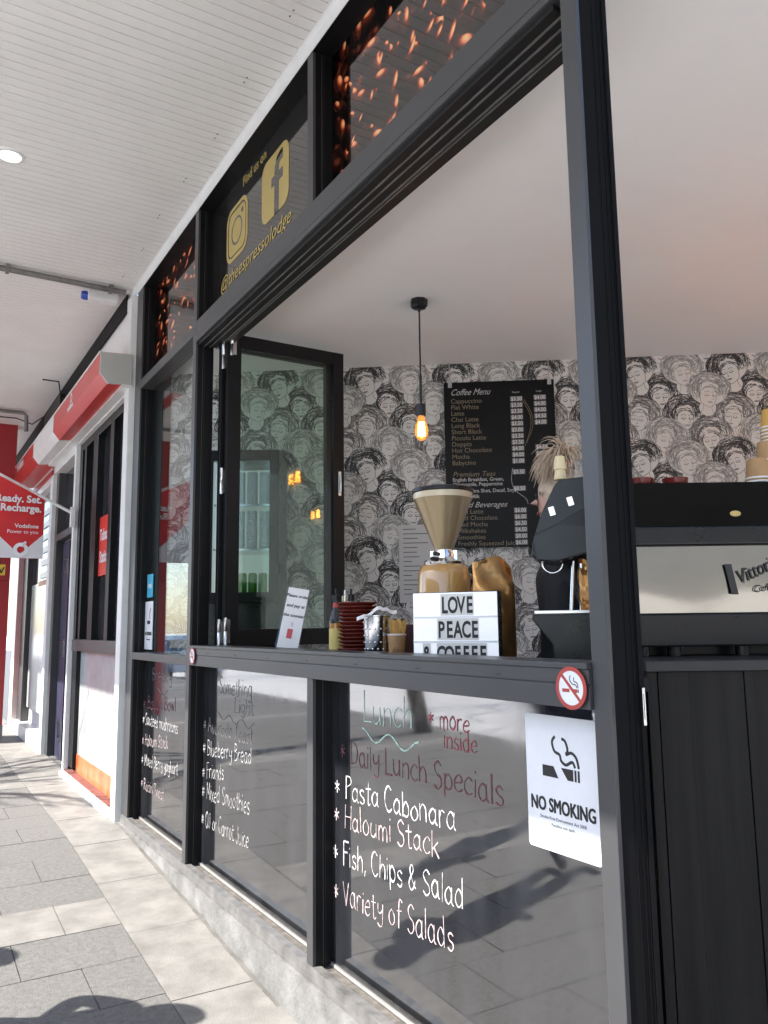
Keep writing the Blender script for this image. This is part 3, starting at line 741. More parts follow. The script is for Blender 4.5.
# ------------------------------------------------------------------ phone shop next door
shop = thing('phone_shop', 'white framed phone shop with dark windows next to the cafe', 'shop', (1.5, 8.5, 0)); SL = Vector((1.5, 8.5, 0))
def spart(mb, name, mats, **k): return part(mb, name, mats, parent=k.pop('parent', shop), base=SL, **k)
for (x0, x1, y0, y1, z0, z1) in ((1.455, 1.53, 6.262, 6.40, .08, 4.16), (1.468, 1.515, 8.47, 8.54, .06, 3.42), (1.465, 1.52, 9.86, 10.02, .05, 3.30), (1.43, 1.62, 12.3, 12.62, .05, 3.3)):
    m = MB(); m.box(x0, x1, y0, y1, z0, z1); spart(m, 'white_post', 'white', bevel=.006)
m = MB(); m.box(1.46, 1.60, 6.402, 12.3, 3.44, 3.86); m.box(1.47, 1.6, 6.402, 12.3, 3.86, 4.16); spart(m, 'fascia', ['white'], bevel=.004)
m = MB(); m.box(1.475, 1.60, 6.402, 8.468, 3.375, 3.438); m.box(1.475, 1.6, 8.542, 9.858, 3.30, 3.438); m.box(1.475, 1.6, 10.022, 12.298, 3.22, 3.438); spart(m, 'head_trim', 'white', bevel=.004)
m = MB()
for (y0, y1) in ((6.41, 6.55), (6.98, 7.10), (7.62, 7.80), (8.16, 8.24), (8.36, 8.46)): m.box(1.51, 1.60, y0, y1, 1.41, 3.374, 1)
m.box(1.531, 1.60, 6.262, 6.4015, .1, 4.15, 1); m.box(1.516, 1.60, 8.47, 8.54, .1, 3.3, 1)
m.box(1.50, 1.60, 6.402, 8.468, 1.30, 1.408); m.box(1.512, 1.6, 6.402, 8.468, 3.30, 3.373, 1); m.box(1.512, 1.60, 8.27, 8.468, .2, 1.298, 1)
spart(m, 'window_frame', ['black', 'black_side'], bevel=.004)
m = MB(); m.box(1.57, 1.58, 6.402, 8.468, 1.41, 3.37); w_ = spart(m, 'upper_window', 'shopdark')
m = MB(); m.box(1.555, 1.565, 6.402, 8.268, .16, 1.298); lw = spart(m, 'lower_window', 'pale_sheet')  # bright paving reflection put into the pane colour
m = MB(); m.box(1.549, 1.5545, 6.402, 8.268, .165, .33); spart(m, 'orange_film', 'orange', parent=lw)
m = MB(); m.box(1.43, 1.60, 6.402, 8.468, gz(8) - .1, .158); spart(m, 'sill', 'white', bevel=.005)
m = MB(); m.box(1.475, 1.56, 6.405, 8.46, .1585, .166); spart(m, 'sill_plate', mat('dusty_red_sill', (.16, .06, .05), .7, var=.4, vscale=20))
# doorway
m = MB(); m.box(1.51, 1.60, 8.542, 8.62, .1, 3.30); m.box(1.51, 1.6, 9.72, 9.856, .1, 3.30); m.box(1.51, 1.6, 8.62, 9.72, 2.50, 2.58); spart(m, 'door_frame', 'black', bevel=.004)
m = MB(); m.box(1.60, 1.66, 8.62, 9.72, .12, 2.5); dr = spart(m, 'door', 'door_grey', bevel=.004)
m = MB(); m.box(1.585, 1.60, 9.30, 9.70, .12, 2.48); spart(m, 'edge_board', 'navy', parent=dr)
for zk in (.42, 1.30, 2.2):
    m = MB(); ring(m, 0, 0, rrect(9.45, zk, .15, .20, .02), rrect(9.45, zk, .10, .14, .015), 1.575, 1.5845, 0); spart(m, 'handle', 'steel', parent=dr)
m = MB(); m.box(1.59, 1.6, 8.62, 9.72, 2.58, 3.30); spart(m, 'door_transom', 'shopdark')
m = MB(); m.box(1.42, 1.6, 8.542, 9.858, -.1, .10); spart(m, 'doorstep', 'plinth', bevel=.005)
# far window
m = MB(); m.box(1.56, 1.57, 10.02, 12.3, .5, 3.22); fw_ = spart(m, 'display_window', 'shopdark')
for y0, y1 in ((10.02, 10.12), (11.9, 12.3)):
    m = MB(); m.box(1.50, 1.6, y0, y1, .3, 3.22); spart(m, 'display_frame', 'black', bevel=.004)
m = MB(); m.box(1.45, 1.6, 10.02, 12.3, 0, .30); spart(m, 'stall_riser', 'white', bevel=.005)
m = MB(); m.box(1.552, 1.558, 10.3, 11.8, .5, 2.1); spart(m, 'white_poster', 'pale_sheet', parent=fw_)
for k in range(6):
    m = MB(); m.box(1.548, 1.552, 10.25, 11.1, 2.15 + k*.16, 2.22 + k*.16); spart(m, 'price_strip', 'vinyl', parent=fw_)
m = MB(); m.box(1.547, 1.5515, 10.25, 11.2, 2.06, 2.12); spart(m, 'red_strip', 'red_vinyl', parent=fw_)
m = MB(); m.box(1.6, 3.2, 6.2, 13.0, -.1, 4.1); spart(m, 'shop_body', 'plaster')
m = MB(); m.box(1.46, 1.475, 9.9, 12.2, 3.30, 3.36); spart(m, 'red_stripe', 'red_vinyl')
m = MB(); m.box(1.452, 1.4595, 6.41, 15.9, 4.06, 4.215); spart(m, 'shade_strip', 'jamb')  # solid black strip standing in for a shaded recess under the soffit
# red sign box
sb = thing('sign_box', 'long red and white sign box with angled front over the shop windows', 'sign', (1.48, 8, 3.4)); SBL = Vector((1.48, 8, 3.4))
pr = [(1.231, 3.64), (1.475, 3.655), (1.475, 3.41), (1.292, 3.392), (1.229, 3.47)]
def sbp(m, name, mats, **k): return part(m, name, mats, parent=k.pop('parent', sb), base=SBL, **k)
m = MB(); m.prism(pr, 6.24, 6.262, 'y'); sbp(m, 'end_cap', mat('grey_end_cap', (.46, .46, .44), .5), bevel=.004)
m = MB(); m.prism(pr, 6.264, 8.42, 'y'); sf = sbp(m, 'red_face', 'red_sign', bevel=.003)
m = MB(); m.prism(pr, 8.424, 9.80, 'y'); sbp(m, 'white_face', 'white', bevel=.003)
m = MB(); m.prism([(p[0] - .004*(p[0] < 1.4), p[1]) for p in pr], 9.804, 11.6, 'y'); rf = sbp(m, 'red_face', 'red_sign', bevel=.003)
m = MB(); m.box(1.224, 1.23, 6.25, 11.6, 3.632, 3.648); m.box(1.40, 1.478, 6.25, 9.8, 3.384, 3.408); sbp(m, 'edge_strip', 'trim')
m = MB(); ring(m, 7.45, 3.575, .045, .028, 1.2265, 1.2285, 0); m.tube([(1.2275, 7.45, 3.60), (1.2275, 7.43, 3.63)], .01, 4, flat=Vector((-1, 0, 0)))
m.text('vodafone', .075, facT(1.227, 7.62, 3.478), 0, bold=.001)
sbp(m, 'white_lettering', 'vinyl', parent=sf)
m = MB(); m.text('vodafone', .16, facT(1.2235, 11.2, 3.53), 0, bold=.002); sbp(m, 'white_lettering', 'vinyl', parent=rf)
# dark cable gear over the sign box
m = MB(); m.box(1.40, 1.465, 9.2, 10.3, 3.86, 4.10); m.tube([(1.42, 9.3, 4.1), (1.35, 9.0, 4.17), (1.2, 9.1, 4.2)], .008); m.tube([(1.42, 10.2, 4.1), (1.3, 10.6, 4.05), (1.15, 10.9, 4.18), (.95, 11, 4.2)], .008)
tag(m.build('junction_box', 'black_side'), 'dark electrical box with loose cables above the sign box', 'electrical box')
# tobacco poster in the upper window
tb = MB(); tb.box(1.553, 1.560, 7.10, 7.62, 1.98, 2.52); tbo = tb.build('window_poster', mat('red_poster', (.68, .035, .02), .5))
tag(tbo, 'red poster with white lettering behind the dark shop window', 'poster')
m = MB(); m.text('Tobacco', .15, facT(1.5515, 7.585, 2.30), 0, bold=.003, xs=.8); m.text('Station', .15, facT(1.5515, 7.57, 2.10), 0, bold=.003, xs=.85); m.build('lettering', 'vinyl', tbo)
# banner on a slanting pole
bn = thing('flag_banner', 'red and white flag banner hung from a slanting white pole', 'banner', (1.44, 8.45, 2.65)); BL = Vector((1.44, 8.45, 2.65))
def bpart(m, name, mats, **k): return part(m, name, mats, parent=k.pop('parent', bn), base=BL, **k)
m = MB(); m.tube([(1.46, 8.42, 2.655), (.1, 8.42, 3.33)], .016, 10); m.box(1.43, 1.47, 8.39, 8.45, 2.52, 2.72); bpart(m, 'pole', 'white', smooth=40)
def bx(u): return 1.185 - u*.80
def wv(x, z): return 8.41 + .012*math.sin(x*9 + z*3) + .008*math.sin(z*8)
def cloth(zlo, zhi, dy, nu=26, nv=20):
    m = MB(); g = []
    for i in range(nu + 1):
        u = i/nu; x = bx(u)
        for j in range(nv + 1):
            t = j/nv; z = zlo(x)*(1 - t) + zhi(x)*t; g.append((x, wv(x, z) + dy, z))
    m.add(g, [(i*(nv + 1) + j, (i + 1)*(nv + 1) + j, (i + 1)*(nv + 1) + j + 1, i*(nv + 1) + j + 1) for i in range(nu) for j in range(nv)])
    return m
top = lambda x: 2.655 + (1.46 - x)*.4963 - .018
vee = lambda x: 2.33 + abs(x - .96)*1.05*(1 if x < .96 else .8)
m = cloth(lambda x: 2.19, top, 0); cl = bpart(m, 'cloth', 'red_cloth', smooth=60)
m = cloth(lambda x: 2.192, lambda x: max(2.198, min(top(x) - .03, 2.225 + abs(x - .975)*.98)), -.004); bpart(m, 'white_border', 'white_cloth', parent=cl, smooth=60)
def bT(x, z): return Matrix(((1, 0, 0, x), (0, 0, -1, 8.385), (0, 1, 0, z), (0, 0, 0, 1)))
m = MB(); m.text('Ready. Set.', .098, bT(1.155, 2.735), 0, align='RIGHT', bold=.003, xs=.95); m.text('Recharge.', .098, bT(1.155, 2.645), 0, align='RIGHT', bold=.003, xs=.95)
m.text('Vodafone', .055, bT(1.135, 2.485), 0, align='RIGHT', bold=.001); m.text('Power to you', .05, bT(1.135, 2.43), 0, align='RIGHT')
ringT = Matrix(((0, 1, 0, 0), (1, 0, 0, 8.385), (0, 0, 1, 0), (0, 0, 0, 1)))
r2 = MB(); ring(r2, .985, 2.272, .068, .034, 0, .002, 0, 30); r2.v = [ringT @ v for v in r2.v]
m.add(r2.v, r2.f); m.tube([(.99, 8.384, 2.302), (1.0, 8.384, 2.327), (1.03, 8.384, 2.347)], .012, 6)
bpart(m, 'white_lettering', 'vinyl', parent=cl)
ys2 = thing('hanging_sign', 'yellow sign half hidden below the red banner', 'sign', (.7, 10.9, 2.33))
m = MB(); m.box(-.3, .415, -.02, .02, -.15, -.02); m.build('panel', 'yellow', ys2); 
m = MB(); m.text('OPEN', .1, upT(.12, -.022, -.125), 0, shear=.4, bold=.004); m.tube([(.36, 0, -.02), (.36, 0, .5)], .006); m.tube([(-.2, 0, -.02), (-.2, 0, .5)], .006); m.build('lettering', 'ink', ys2)
# dark red pier further along
pier = thing('red_pier', 'tall dark red pier standing across the footpath beyond the banner', 'pier', (1.0, 11.6, gz(11.6)))
m = MB(); m.box(-1.1, .235, -.15, .15, .17, 2.0); m.build('lower_panel', 'red_wall', pier, bevel=.01)
m = MB(); m.box(-1.1, .235, -.15, .15, 2.0, 4.085); m.build('upper_panel', 'red_wall', pier, bevel=.004)
m = MB(); m.box(-1.1, .24, -.155, .155, -.05, .169); m.build('base', 'paver_light', pier)
m = MB(); m.box(-1.1, .02, -.156, -.1505, .3, 2.0); m.build('pale_panel', mat('faded_red_panel', (.45, .05, .055), .4), pier)

# ------------------------------------------------------------------ stickers on the front
def no_smoke_round(name, y, z, r, x, label):
    t = thing(name, label, 'sticker', (x, y, z))
    m = MB(); ring(m, 0, 0, r*.82, .0005, -.0012, 0, 0, 36); m.build('disc', 'vinyl', t)
    m = MB(); ring(m, 0, 0, r, r*.80, -.002, 0, 0, 40)
    a = R(45); d = r*.86; h = r*.075
    P = [(math.cos(a)*d, math.sin(a)*d), (-math.cos(a)*d, -math.sin(a)*d)]; nx, nz = -math.sin(a)*h, math.cos(a)*h
    m.prism([(P[0][0] + nx, P[0][1] + nz), (P[1][0] + nx, P[1][1] + nz), (P[1][0] - nx, P[1][1] - nz), (P[0][0] - nx, P[0][1] - nz)], -.0018, -.0005, 'x')
    m.box(-.0016, -.0005, r*.1, r*.58, -r*.2, -r*.04); m.box(-.0016, -.0005, -r*.42, -r*.12, -r*.2, -r*.04)
    m.build('red_marks', 'red_vinyl', t)
    m = MB(); m.tube(spline([(-.0015, r*.0, r*.58), (-.0015, r*.08, r*.4), (-.0015, -r*.1, r*.2), (-.0015, -r*.32, r*.15), (-.0015, -r*.38, r*.02)], 4), r*.025, 4, flat=Vector((-1, 0, 0)))
    m.tube(spline([(-.0015, -r*.22, r*.5), (-.0015, -r*.2, r*.34), (-.0015, -r*.42, r*.24), (-.0015, -r*.46, r*.02)], 4), r*.025, 4, flat=Vector((-1, 0, 0)))
    m.box(-.0016, -.0005, -r*.50, -r*.45, -r*.2, -r*.04)
    m.build('smoke_lines', 'ink', t); return t
no_smoke_round('no_smoking_sticker', 1.532, 1.338, .054, 1.4795, 'round red ringed no smoking sticker beside the corner post')
no_smoke_round('no_smoking_sticker', 4.60, 1.342, .05, 1.4795, 'round no smoking sticker at the far end of the black rail')
ns = thing('no_smoking_notice', 'white no smoking notice stuck on the lower pane by the corner', 'notice', (PX - .001, 1.697, 1.063))
def nsz(v): return v
m = MB(); m.prism(rrect(0, 0, .280, .366, .012), -.0012, 0, 'x'); m.build('sheet', 'vinyl', ns)
nm = MB()
nm.prism([(.072, .046), (.028, .046), (.010, .016), (.072, .016)], -.002, -.001, 'x'); nm.prism([(-.002, .046), (-.048, .046), (-.048, .016), (-.026, .016)], -.002, -.001, 'x')
nm.box(-.002, -.001, -.060, -.053, .016, .046); nm.box(-.002, -.001, -.072, -.065, .016, .046)
for pts in ([(.018, .128), (.030, .112), (.022, .088), (.002, .080), (-.004, .064), (-.022, .056), (-.046, .066), (-.056, .052)], [(-.008, .124), (-.022, .118), (-.030, .096), (-.024, .084), (-.044, .090), (-.062, .078), (-.070, .052)]):
    nm.tube(spline([(-.0015, *p) for p in pts], 6), .0042, 4, flat=Vector((-1, 0, 0)))
[nm.text('NO SMOKING', .052, facT(-.0012 - .0003*q, dy, -.078 + dz), 0, align='CENTER', xs=.76) for q, (dy, dz) in enumerate(((0, 0), (.0011, .0008), (-.0011, .0008), (.0011, -.0008), (-.0011, -.0008)))]; nm.build('bold_lettering', 'ink', ns)
sm = MB(); sm.text('Smoke-Free Environment Act 2000', .0125, facT(-.0012, 0, -.099), 0, align='CENTER'); sm.text('Penalties may apply', .0115, facT(-.0012, 0, -.116), 0, align='CENTER')
sm.text('NSW', .011, facT(-.0012, .0, -.145), 0, align='CENTER'); sm.build('fine_print', 'grey_ink', ns)
st = MB(); st.box(1.586, 1.5895, 5.88, 6.03, 1.73, 1.90); sto = tag(st.build('cyan_sticker', 'cyan'), 'small cyan sticker high in the corner of the narrow side window', 'sticker')
m = MB(); m.text('OPEN', .04, facT(1.5855, 6.01, 1.80), 0, bold=.001); m.build('lettering', 'vinyl', sto)
st = MB(); st.box(1.586, 1.5895, 5.86, 6.065, 1.352, 1.70); sto = tag(st.build('white_notice', 'vinyl'), 'narrow white no smoking notice below the cyan sticker', 'notice')
m = MB(); m.box(1.5852, 1.586, 5.92, 6.00, 1.535, 1.56); m.tube([(1.5855, 5.93, 1.57), (1.5855, 5.94, 1.61), (1.5855, 5.91, 1.65)], .006, 4, flat=Vector((-1, 0, 0))); m.text('NO SMOKING', .034, facT(1.5855, 5.962, 1.455), 0, align='CENTER', bold=.001, xs=.8); m.text('Penalties apply', .016, facT(1.5855, 5.962, 1.42), 0, align='CENTER'); m.build('lettering', 'ink', sto)

# ------------------------------------------------------------------ things on the servery counter (top at 1.30)
CT = 1.3505
def L3(s, w, z=CT): return LP(s, w, z)
# acrylic sign
ac = thing('acrylic_sign', 'leaning clear stand with a white notice on the counter by the folded sash', 'sign stand', (1.725, 3.846, CT), AF)
Ta = RZ(R(-20)) @ RX(R(-14)) @ Matrix.Shear('XZ', 4, (.0, 0)) if False else RY(R(10)) @ RX(R(-12))
m = MB(); m.box(-.062, .062, 0, .003, 0, .375, 0, Ta); m.box(-.062, .062, 0, .10, 0, .003); m.build('stand', 'clear', ac)
m = MB(); m.box(-.052, .058, -.003, -.001, .035, .365, 0, Ta); m.build('paper', 'paper', ac)
m = MB()
for t, z in (('Please order', .315), ('and pay at', .262), ('the counter', .210)): m.text(t, .023, Ta @ upT(.003, -.0032, z), 0, align='CENTER', shear=.2, bold=.0006)
m.text(':)', .026, Ta @ upT(.003, -.0032, .165), 0, align='CENTER'); m.build('lettering', 'ink', ac)
m = MB(); m.box(-.014, .014, -.0045, -.0031, .095, .145, 0, Ta); m.build('red_stamp', mat('red_print', (.55, .08, .1), .6), ac)
# plate stack
pm_ = MB(); pm_.lathe([(.001, .004), (.055, .004), (.058, .0), (.062, .003), (.086, .014), (.090, .018), (.0885, .0205), (.08, .017), (.06, .009), (.001, .009)], 36)
pl = pm_.build('plate', 'plate', smooth=45); tag(pl, 'dark red plate in the tall stack behind the steel bucket', 'plate', 'dark red plates stacked on the counter')
P = L3(-.125, 3.62); N = 15
for k in range(N):
    o = pl if k == 0 else pl.copy()
    if k: COL.objects.link(o)
    o.location = (P.x + random.uniform(-.003, .003), P.y + random.uniform(-.003, .003), CT + k*.0168)
# bottles
def bottle(s, w, label, col, cap):
    t = thing('sauce_bottle', label, 'bottle', L3(s, w), 0, 'bottles behind the plates')
    m = MB(); m.lathe([(.001, 0), (.03, 0), (.034, .004), (.034, .17), (.028, .20), (.014, .235), (.013, .285), (.015, .287), (.015, .292)], 20); m.build('glass', 'clear', t, smooth=40)
    m = MB(); m.lathe([(.001, .003), (.031, .004), (.031, .165), (.001, .166)], 20); m.build('syrup', col, t, smooth=40)
    m = MB(); m.lathe([(.0345, .03), (.0348, .03), (.0348, .14), (.0345, .14)], 20, caps=False); m.build('label_wrap', 'label_y', t, smooth=40)
    m = MB(); m.lathe([(.017, .272), (.017, .30), (.006, .306), (.005, .33), (.001, .331)], 14); m.build('cap', cap, t, smooth=40)
    m = MB(); m.lathe([(.0148, .240), (.0162, .240), (.0158, .262), (.014, .262)], 14, caps=False); m.build('neck_band', 'red_vinyl', t, smooth=40)
bottle(-.235, 3.86, 'amber syrup bottle with a yellow label, outermost of the three bottles', 'oil', 'plastic')
bottle(-.20, 4.02, 'dark capped syrup bottle in the middle behind the plates', 'oil', 'chrome')
bottle(-.165, 3.90, 'syrup bottle nearest the patterned wall behind the plates', 'wine', 'plastic')
m = MB(); m.box(-.09, .05, -.06, .06, 0, .02); o = tag(m.build('cardboard_box', 'kraft', bevel=.003), 'flat brown cardboard packet lying by the syrup bottles', 'packet'); o.location = L3(-.31, 3.92); o.rotation_euler = (0, 0, AF)
# steel bucket with napkins
bk = thing('steel_bucket', 'dimpled steel bucket with white napkins on the servery counter', 'bucket', L3(-.035, 3.34))
m = MB(); m.lathe([(.001, .004), (.046, .004), (.047, .001), (.049, .004), (.056, .186), (.059, .188), (.059, .193), (.055, .192), (.048, .01), (.001, .01)], 32); m.build('pail', 'steel', bk, smooth=40)
m = MB()
for ri_ in range(6):
    for q in range(14):
        a = 2*math.pi*(q + .5*(ri_ % 2))/14; zz = .03 + ri_*.027; rr = .049 + .007*zz/.156 + .0006
        m.lathe([(.001, .0018), (.0034, .001), (.0042, 0)], 8, 0, TR(rr*math.cos(a), rr*math.sin(a), zz) @ RZ(a) @ RY(R(90)))
m.build('dimples', 'chrome', bk, smooth=60)
nk = MB(); g = []
for i in range(13):
    for j in range(9):
        u = (i/12 - .5)*.165; v = (j/8 - .5)*.10; r_ = abs(u)/.08
        z = .205 + .020*math.sin(u*52 + 1)*(1 - .3*r_) - .055*max(0, r_ - .72)*(1.6 if u < 0 else .0) + .014*(u > .03) + .008*math.cos(v*60)
        g.append((u, v, z))
nk.add(g, [(i*9 + j, (i + 1)*9 + j, (i + 1)*9 + j + 1, i*9 + j + 1) for i in range(12) for j in range(8)])
nk.box(-.038, .038, -.03, .03,   .04, .195)
o = tag(nk.build('napkin_stack', 'paper', smooth=60), 'crumpled white paper napkins spilling over the steel bucket', 'napkins'); o.location = L3(-.035, 3.34); o.rotation_euler = (0, 0, AF)
# cutlery cup
cc = thing('paper_cup', 'kraft paper cup holding wooden cutlery beside the light box', 'cup', L3(.045, 3.30))
m = MB(); m.lathe([(.001, .004), (.028, .004), (.029, 0), (.038, .112), (.040, .114), (.038, .117), (.036, .112), (.028, .01), (.001, .009)], 28); m.build('body', 'kraft', cc, smooth=40)
m = MB(); m.lathe([(.0375, .110), (.0402, .112), (.0402, .117), (.0375, .118)], 28, caps=False); m.build('rim', 'rim', cc, smooth=60)
m = MB(); m.text('Eco', .026, RZ(AF) @ upT(-.002, -.0365, .045), 0, align='CENTER', shear=.4); m.build('lettering', mat('brown_print', (.16, .06, .03), .7), cc)
sk = MB(); sk.prism([(-.006, 0), (.006, 0), (.0065, .10), (.011, .125), (.011, .148), (.006, .158), (-.006, .158), (-.011, .148), (-.011, .125), (-.0065, .10)], -.001, .001, 'y')
for k in range(11):
    o = sk.build('wooden_spoon', 'wood') if k == 0 else sp0.copy()
    if k == 0: sp0 = o; tag(o, 'wooden spoon standing in the kraft cup beside the light box', 'cutlery', 'wooden cutlery in the kraft cup')
    else: COL.objects.link(o)
    a = k*2.4; r_ = .019*math.sqrt((k + .5)/11)
    o.location = Vector(cc.location) + Vector((r_*math.cos(a), r_*math.sin(a), .012 + random.uniform(0, .012)))
    o.rotation_euler = (random.uniform(-.09, .09), random.uniform(-.09, .09), AF + random.uniform(-.6, .6))
m = MB(); m.box(-.06, .05, -.04, .04, 0, .155); o = tag(m.build('maroon_carton', 'wine', bevel=.003), 'maroon carton standing behind the cup of wooden cutlery', 'carton'); o.location = L3(.075, 3.55); o.rotation_euler = (0, 0, AF)
m = MB(); m.box(-.05, .04, -.03, .03, 0, .18); o = tag(m.build('black_carton', 'plastic', bevel=.003), 'black carton behind the cup and the maroon carton', 'carton'); o.location = L3(.05, 3.72); o.rotation_euler = (0, 0, AF)
# light box
lb = thing('light_box', 'white cinema light box reading LOVE PEACE & COFFEE', 'light box', L3(.252, 2.92), AF - R(20))
m = MB(); m.box(-.160, .160, 0, .058, 0, .270); m.build('case', 'plastic', lb, bevel=.004)
m = MB(); m.box(-.157, .157, -.004, -.0005, .003, .267); fc = m.build('face', 'lightbox', lb, bevel=.001)
m = MB()
for z in (.088, .176): m.box(-.157, .157, -.0075, -.0042, z, z + .006)
m.build('letter_rail', 'vinyl', lb, bevel=.001)
lt = MB(); tl = MB()
for row, (txt, x0) in enumerate((('LOVE', -.052), ('PEACE', -.066), ('& COFFEE', -.122))):
    z = .190 - row*.088; x = x0
    for c in txt:
        if c == ' ': x += .022; continue
        w = .031
        tl.box(x, x + w - .001, -.0062, -.0045, z - .006, z + .072); lt.text(c, .082, upT(x + w/2, -.0066, z + .004), 0, align='CENTER', bold=.0022, xs=.58); x += w
tl.build('letter_tile', 'tile', lb); lt.build('lettering', 'ink', lb)
# grinder
gr = thing('coffee_grinder', 'caramel coffee grinder with a tall champagne cone hopper and black lid', 'coffee grinder', L3(.243, 3.26))
m = MB(); m.lathe([(.075, .0), (.105, .004), (.108, .03), (.112, .10), (.112, .25), (.108, .355), (.098, .386), (.085, .394), (.001, .395)], 40); m.build('body', 'grind_gold', gr, smooth=50)
m = MB(); m.lathe([(.001, .337), (.082, .337), (.084, .345), (.080, .352), (.052, .354), (.046, .36), (.044, .375), (.040, .392), (.036, .40)], 36)
for a in range(4): m.box(.035, .055, -.010, .010, .352, .392, 0, RZ(R(45 + 90*a)))
m.tube([(-.03, -.05, .353), (-.09, -.075, .350), (-.105, -.08, .350)], .006); m.build('collar', 'chrome', gr, smooth=40).location.z = .058
m = MB(); m.tube([(-.085, -.07, .350), (-.118, -.085, .350)], [.010, .009], 10); m.tube([(-.05, -.03, .375), (-.075, -.04, .376)], [.009, .009], 10); m.build('lever_knob', 'plastic', gr, smooth=40).location.z = .058
m = MB(); m.lathe([(.036, .392), (.040, .402), (.118, .598), (.121, .604)], 48, caps=False); m.build('hopper', 'grind_cream', gr, smooth=50).location.z = .058
m = MB(); m.lathe([(.1215, .604), (.1225, .612), (.1225, .630), (.118, .632), (.1175, .612)], 48, caps=False); m.build('hopper_band', mat('pale_gold_band', (.62, .52, .36), .3, coat=.5), gr, smooth=50).location.z = .058
m = MB(); m.lathe([(.124, .628), (.128, .631), (.128, .643), (.120, .648), (.001, .650)], 48); m.build('lid', 'plastic', gr, smooth=50).location.z = .058
m = MB(); m.box(.060, .125, -.035, .06, .17, .33, 0, RZ(AF)); m.build('motor_housing', 'plastic', gr, bevel=.012).location.z = .05
m = MB(); m.lathe([(.001, .01), (.016, .008), (.019, 0)], 20, 0, RZ(AF) @ TR(.095, -.035, .29) @ RX(R(90))); m.build('dial', 'steel', gr, smooth=40).location.z = .05
# foil bags
def foil_bag(name, loc, rz, w, d, h, label, seed):
    rng = random.Random(seed); m = MB(); nu, nv = 28, 18; g = []
    for j in range(nv + 1):
        t = j/nv
        for i in range(nu):
            a = 2*math.pi*i/nu; pinch = max(0, (t - .72)/.28); dd = d*(1 - .96*pinch**.8)*(.85 + .3*math.sin(math.pi*min(1, t*1.1)))
            ww = w*(1 - .10*pinch)
            ex = 2.6; c, s_ = math.cos(a), math.sin(a)
            x = ww/2*math.copysign(abs(c)**(2/ex), c); y = dd/2*math.copysign(abs(s_)**(2/ex), s_)
            wr = .0035*math.sin(a*5 + t*11 + seed) + .004*math.sin(t*17 + a*3) + rng.uniform(-.0018, .0018)
            z = h*t + (.012*math.sin(x*40 + seed) if t > .9 else 0) - (.03*abs(c)**3*(t > .8)*(c > 0))
            g.append((x*(1 + wr*8), y + wr*1.6, z))
    m.add(g, [(j*nu + i, j*nu + (i + 1) % nu, (j + 1)*nu + (i + 1) % nu, (j + 1)*nu + i) for j in range(nv) for i in range(nu)] + [list(range(nu))[::-1], [nv*nu + i for i in range(nu)]])
    o = m.build(name, 'foil', smooth=35); o.location = loc; o.rotation_euler = (0, 0, rz); return tag(o, label, 'coffee bag')
foil_bag('coffee_bag', L3(.413, 3.07), AF + .15, .165, .10, .40, 'gold foil coffee bag with a crimped top beside the light box', 1)
foil_bag('coffee_bag', L3(.690, 2.70, 1.5455), AF - .1, .075, .06, .17, 'small gold foil coffee bag on the drip tray of the brewer', 4)
# batch brewer
bw = thing('coffee_brewer', 'black coffee brewer with sloping hood and two lit buttons', 'coffee machine', L3(.640, 2.69, 1.3105), AF - R(13))
def hood(x0, x1, y0, y1):
    m = MB()
    P = [(-.140, .418), (-.138, .460), (-.105, .560), (-.058, .655), (-.040, .676), (.13, .690), (.13, .440), (-.06, .395), (-.12, .402)]
    m.prism(P, y0, y1, 'y'); return m
m = hood(0, 0, -.02, .17); hd = m.build('hood', 'plastic', bw, bevel=.008, seg=3)
m = MB(); m.prism([(-.128, .49), (-.100, .563), (-.054, .658), (-.038, .672), (.132, .686), (.132, .675), (.05, .58), (-.04, .53)], -.0235, -.0202, 'y'); m.build('front_plate', 'plastic_g', bw)
m = MB(); m.prism([(-.125, .405), (-.133, .482), (-.04, .522), (.05, .512), (.132, .50), (.132, .452), (-.05, .402)], -.0245, -.0205, 'y'); m.build('lower_plate', 'plastic_g', bw, bevel=.001)
for (x, z) in ((-.068, .567), (-.006, .598)):
    m = MB(); m.box(x - .0095, x + .0095, -.030, -.024, z - .015, z + .015, 0, TR(x, 0, z) @ RY(R(-14)) @ TR(-x, 0, -z)); m.build('button', 'button', bw, bevel=.002)
m = MB(); m.tube([(-.075 + .034*math.cos(a), .06, .398 + .034*math.sin(a)) for a in [R(q) for q in range(175, 366, 12)]], .0045, 8); m.build('handle', 'chrome', bw, smooth=60)
m = MB(); m.box(.03, .13, .10, .22, .17, .43); m.build('column', 'plastic', bw, bevel=.006)
m = MB(); m.tube([(-.02, .02, .22), (-.005, .03, .40)], .006); m.tube([(.012, .01, .20), (.02, .02, .39)], .006); m.build('spout_pipe', 'chrome', bw, smooth=60)
m = MB(); m.prism([(-.145, .222), (-.148, .205), (-.085, .120), (-.080, .0505), (.13, .0505), (.13, .222)], -.03, .19, 'y'); m.build('base', 'plastic', bw, bevel=.005)
m = MB(); m.box(-.140, .13, -.025, .185, .2225, .234); m.build('drip_tray', 'steel', bw, bevel=.002)
m = MB(); m.lathe([(.022, 0), (.026, .006), (.022, .012)], 18, 0, TR(.0, -.032, .05) @ RX(R(90))); m.build('dial', 'plastic_g', bw, smooth=50)
cm = MB(); cm.lathe([(.021, 0), (.0225, .002), (.0165, .048), (.001, .049)], 20)
for k in range(2):
    o = cm.build('tasting_cup', 'cream', smooth=40) if k == 0 else o.copy()
    if k: COL.objects.link(o)
    o.location = L3(.622, 2.77, 2.0005 + k*.036); tag(o, ('lower' if k == 0 else 'upper') + ' of two nested cream paper cups upturned on the black brewer', 'cup')
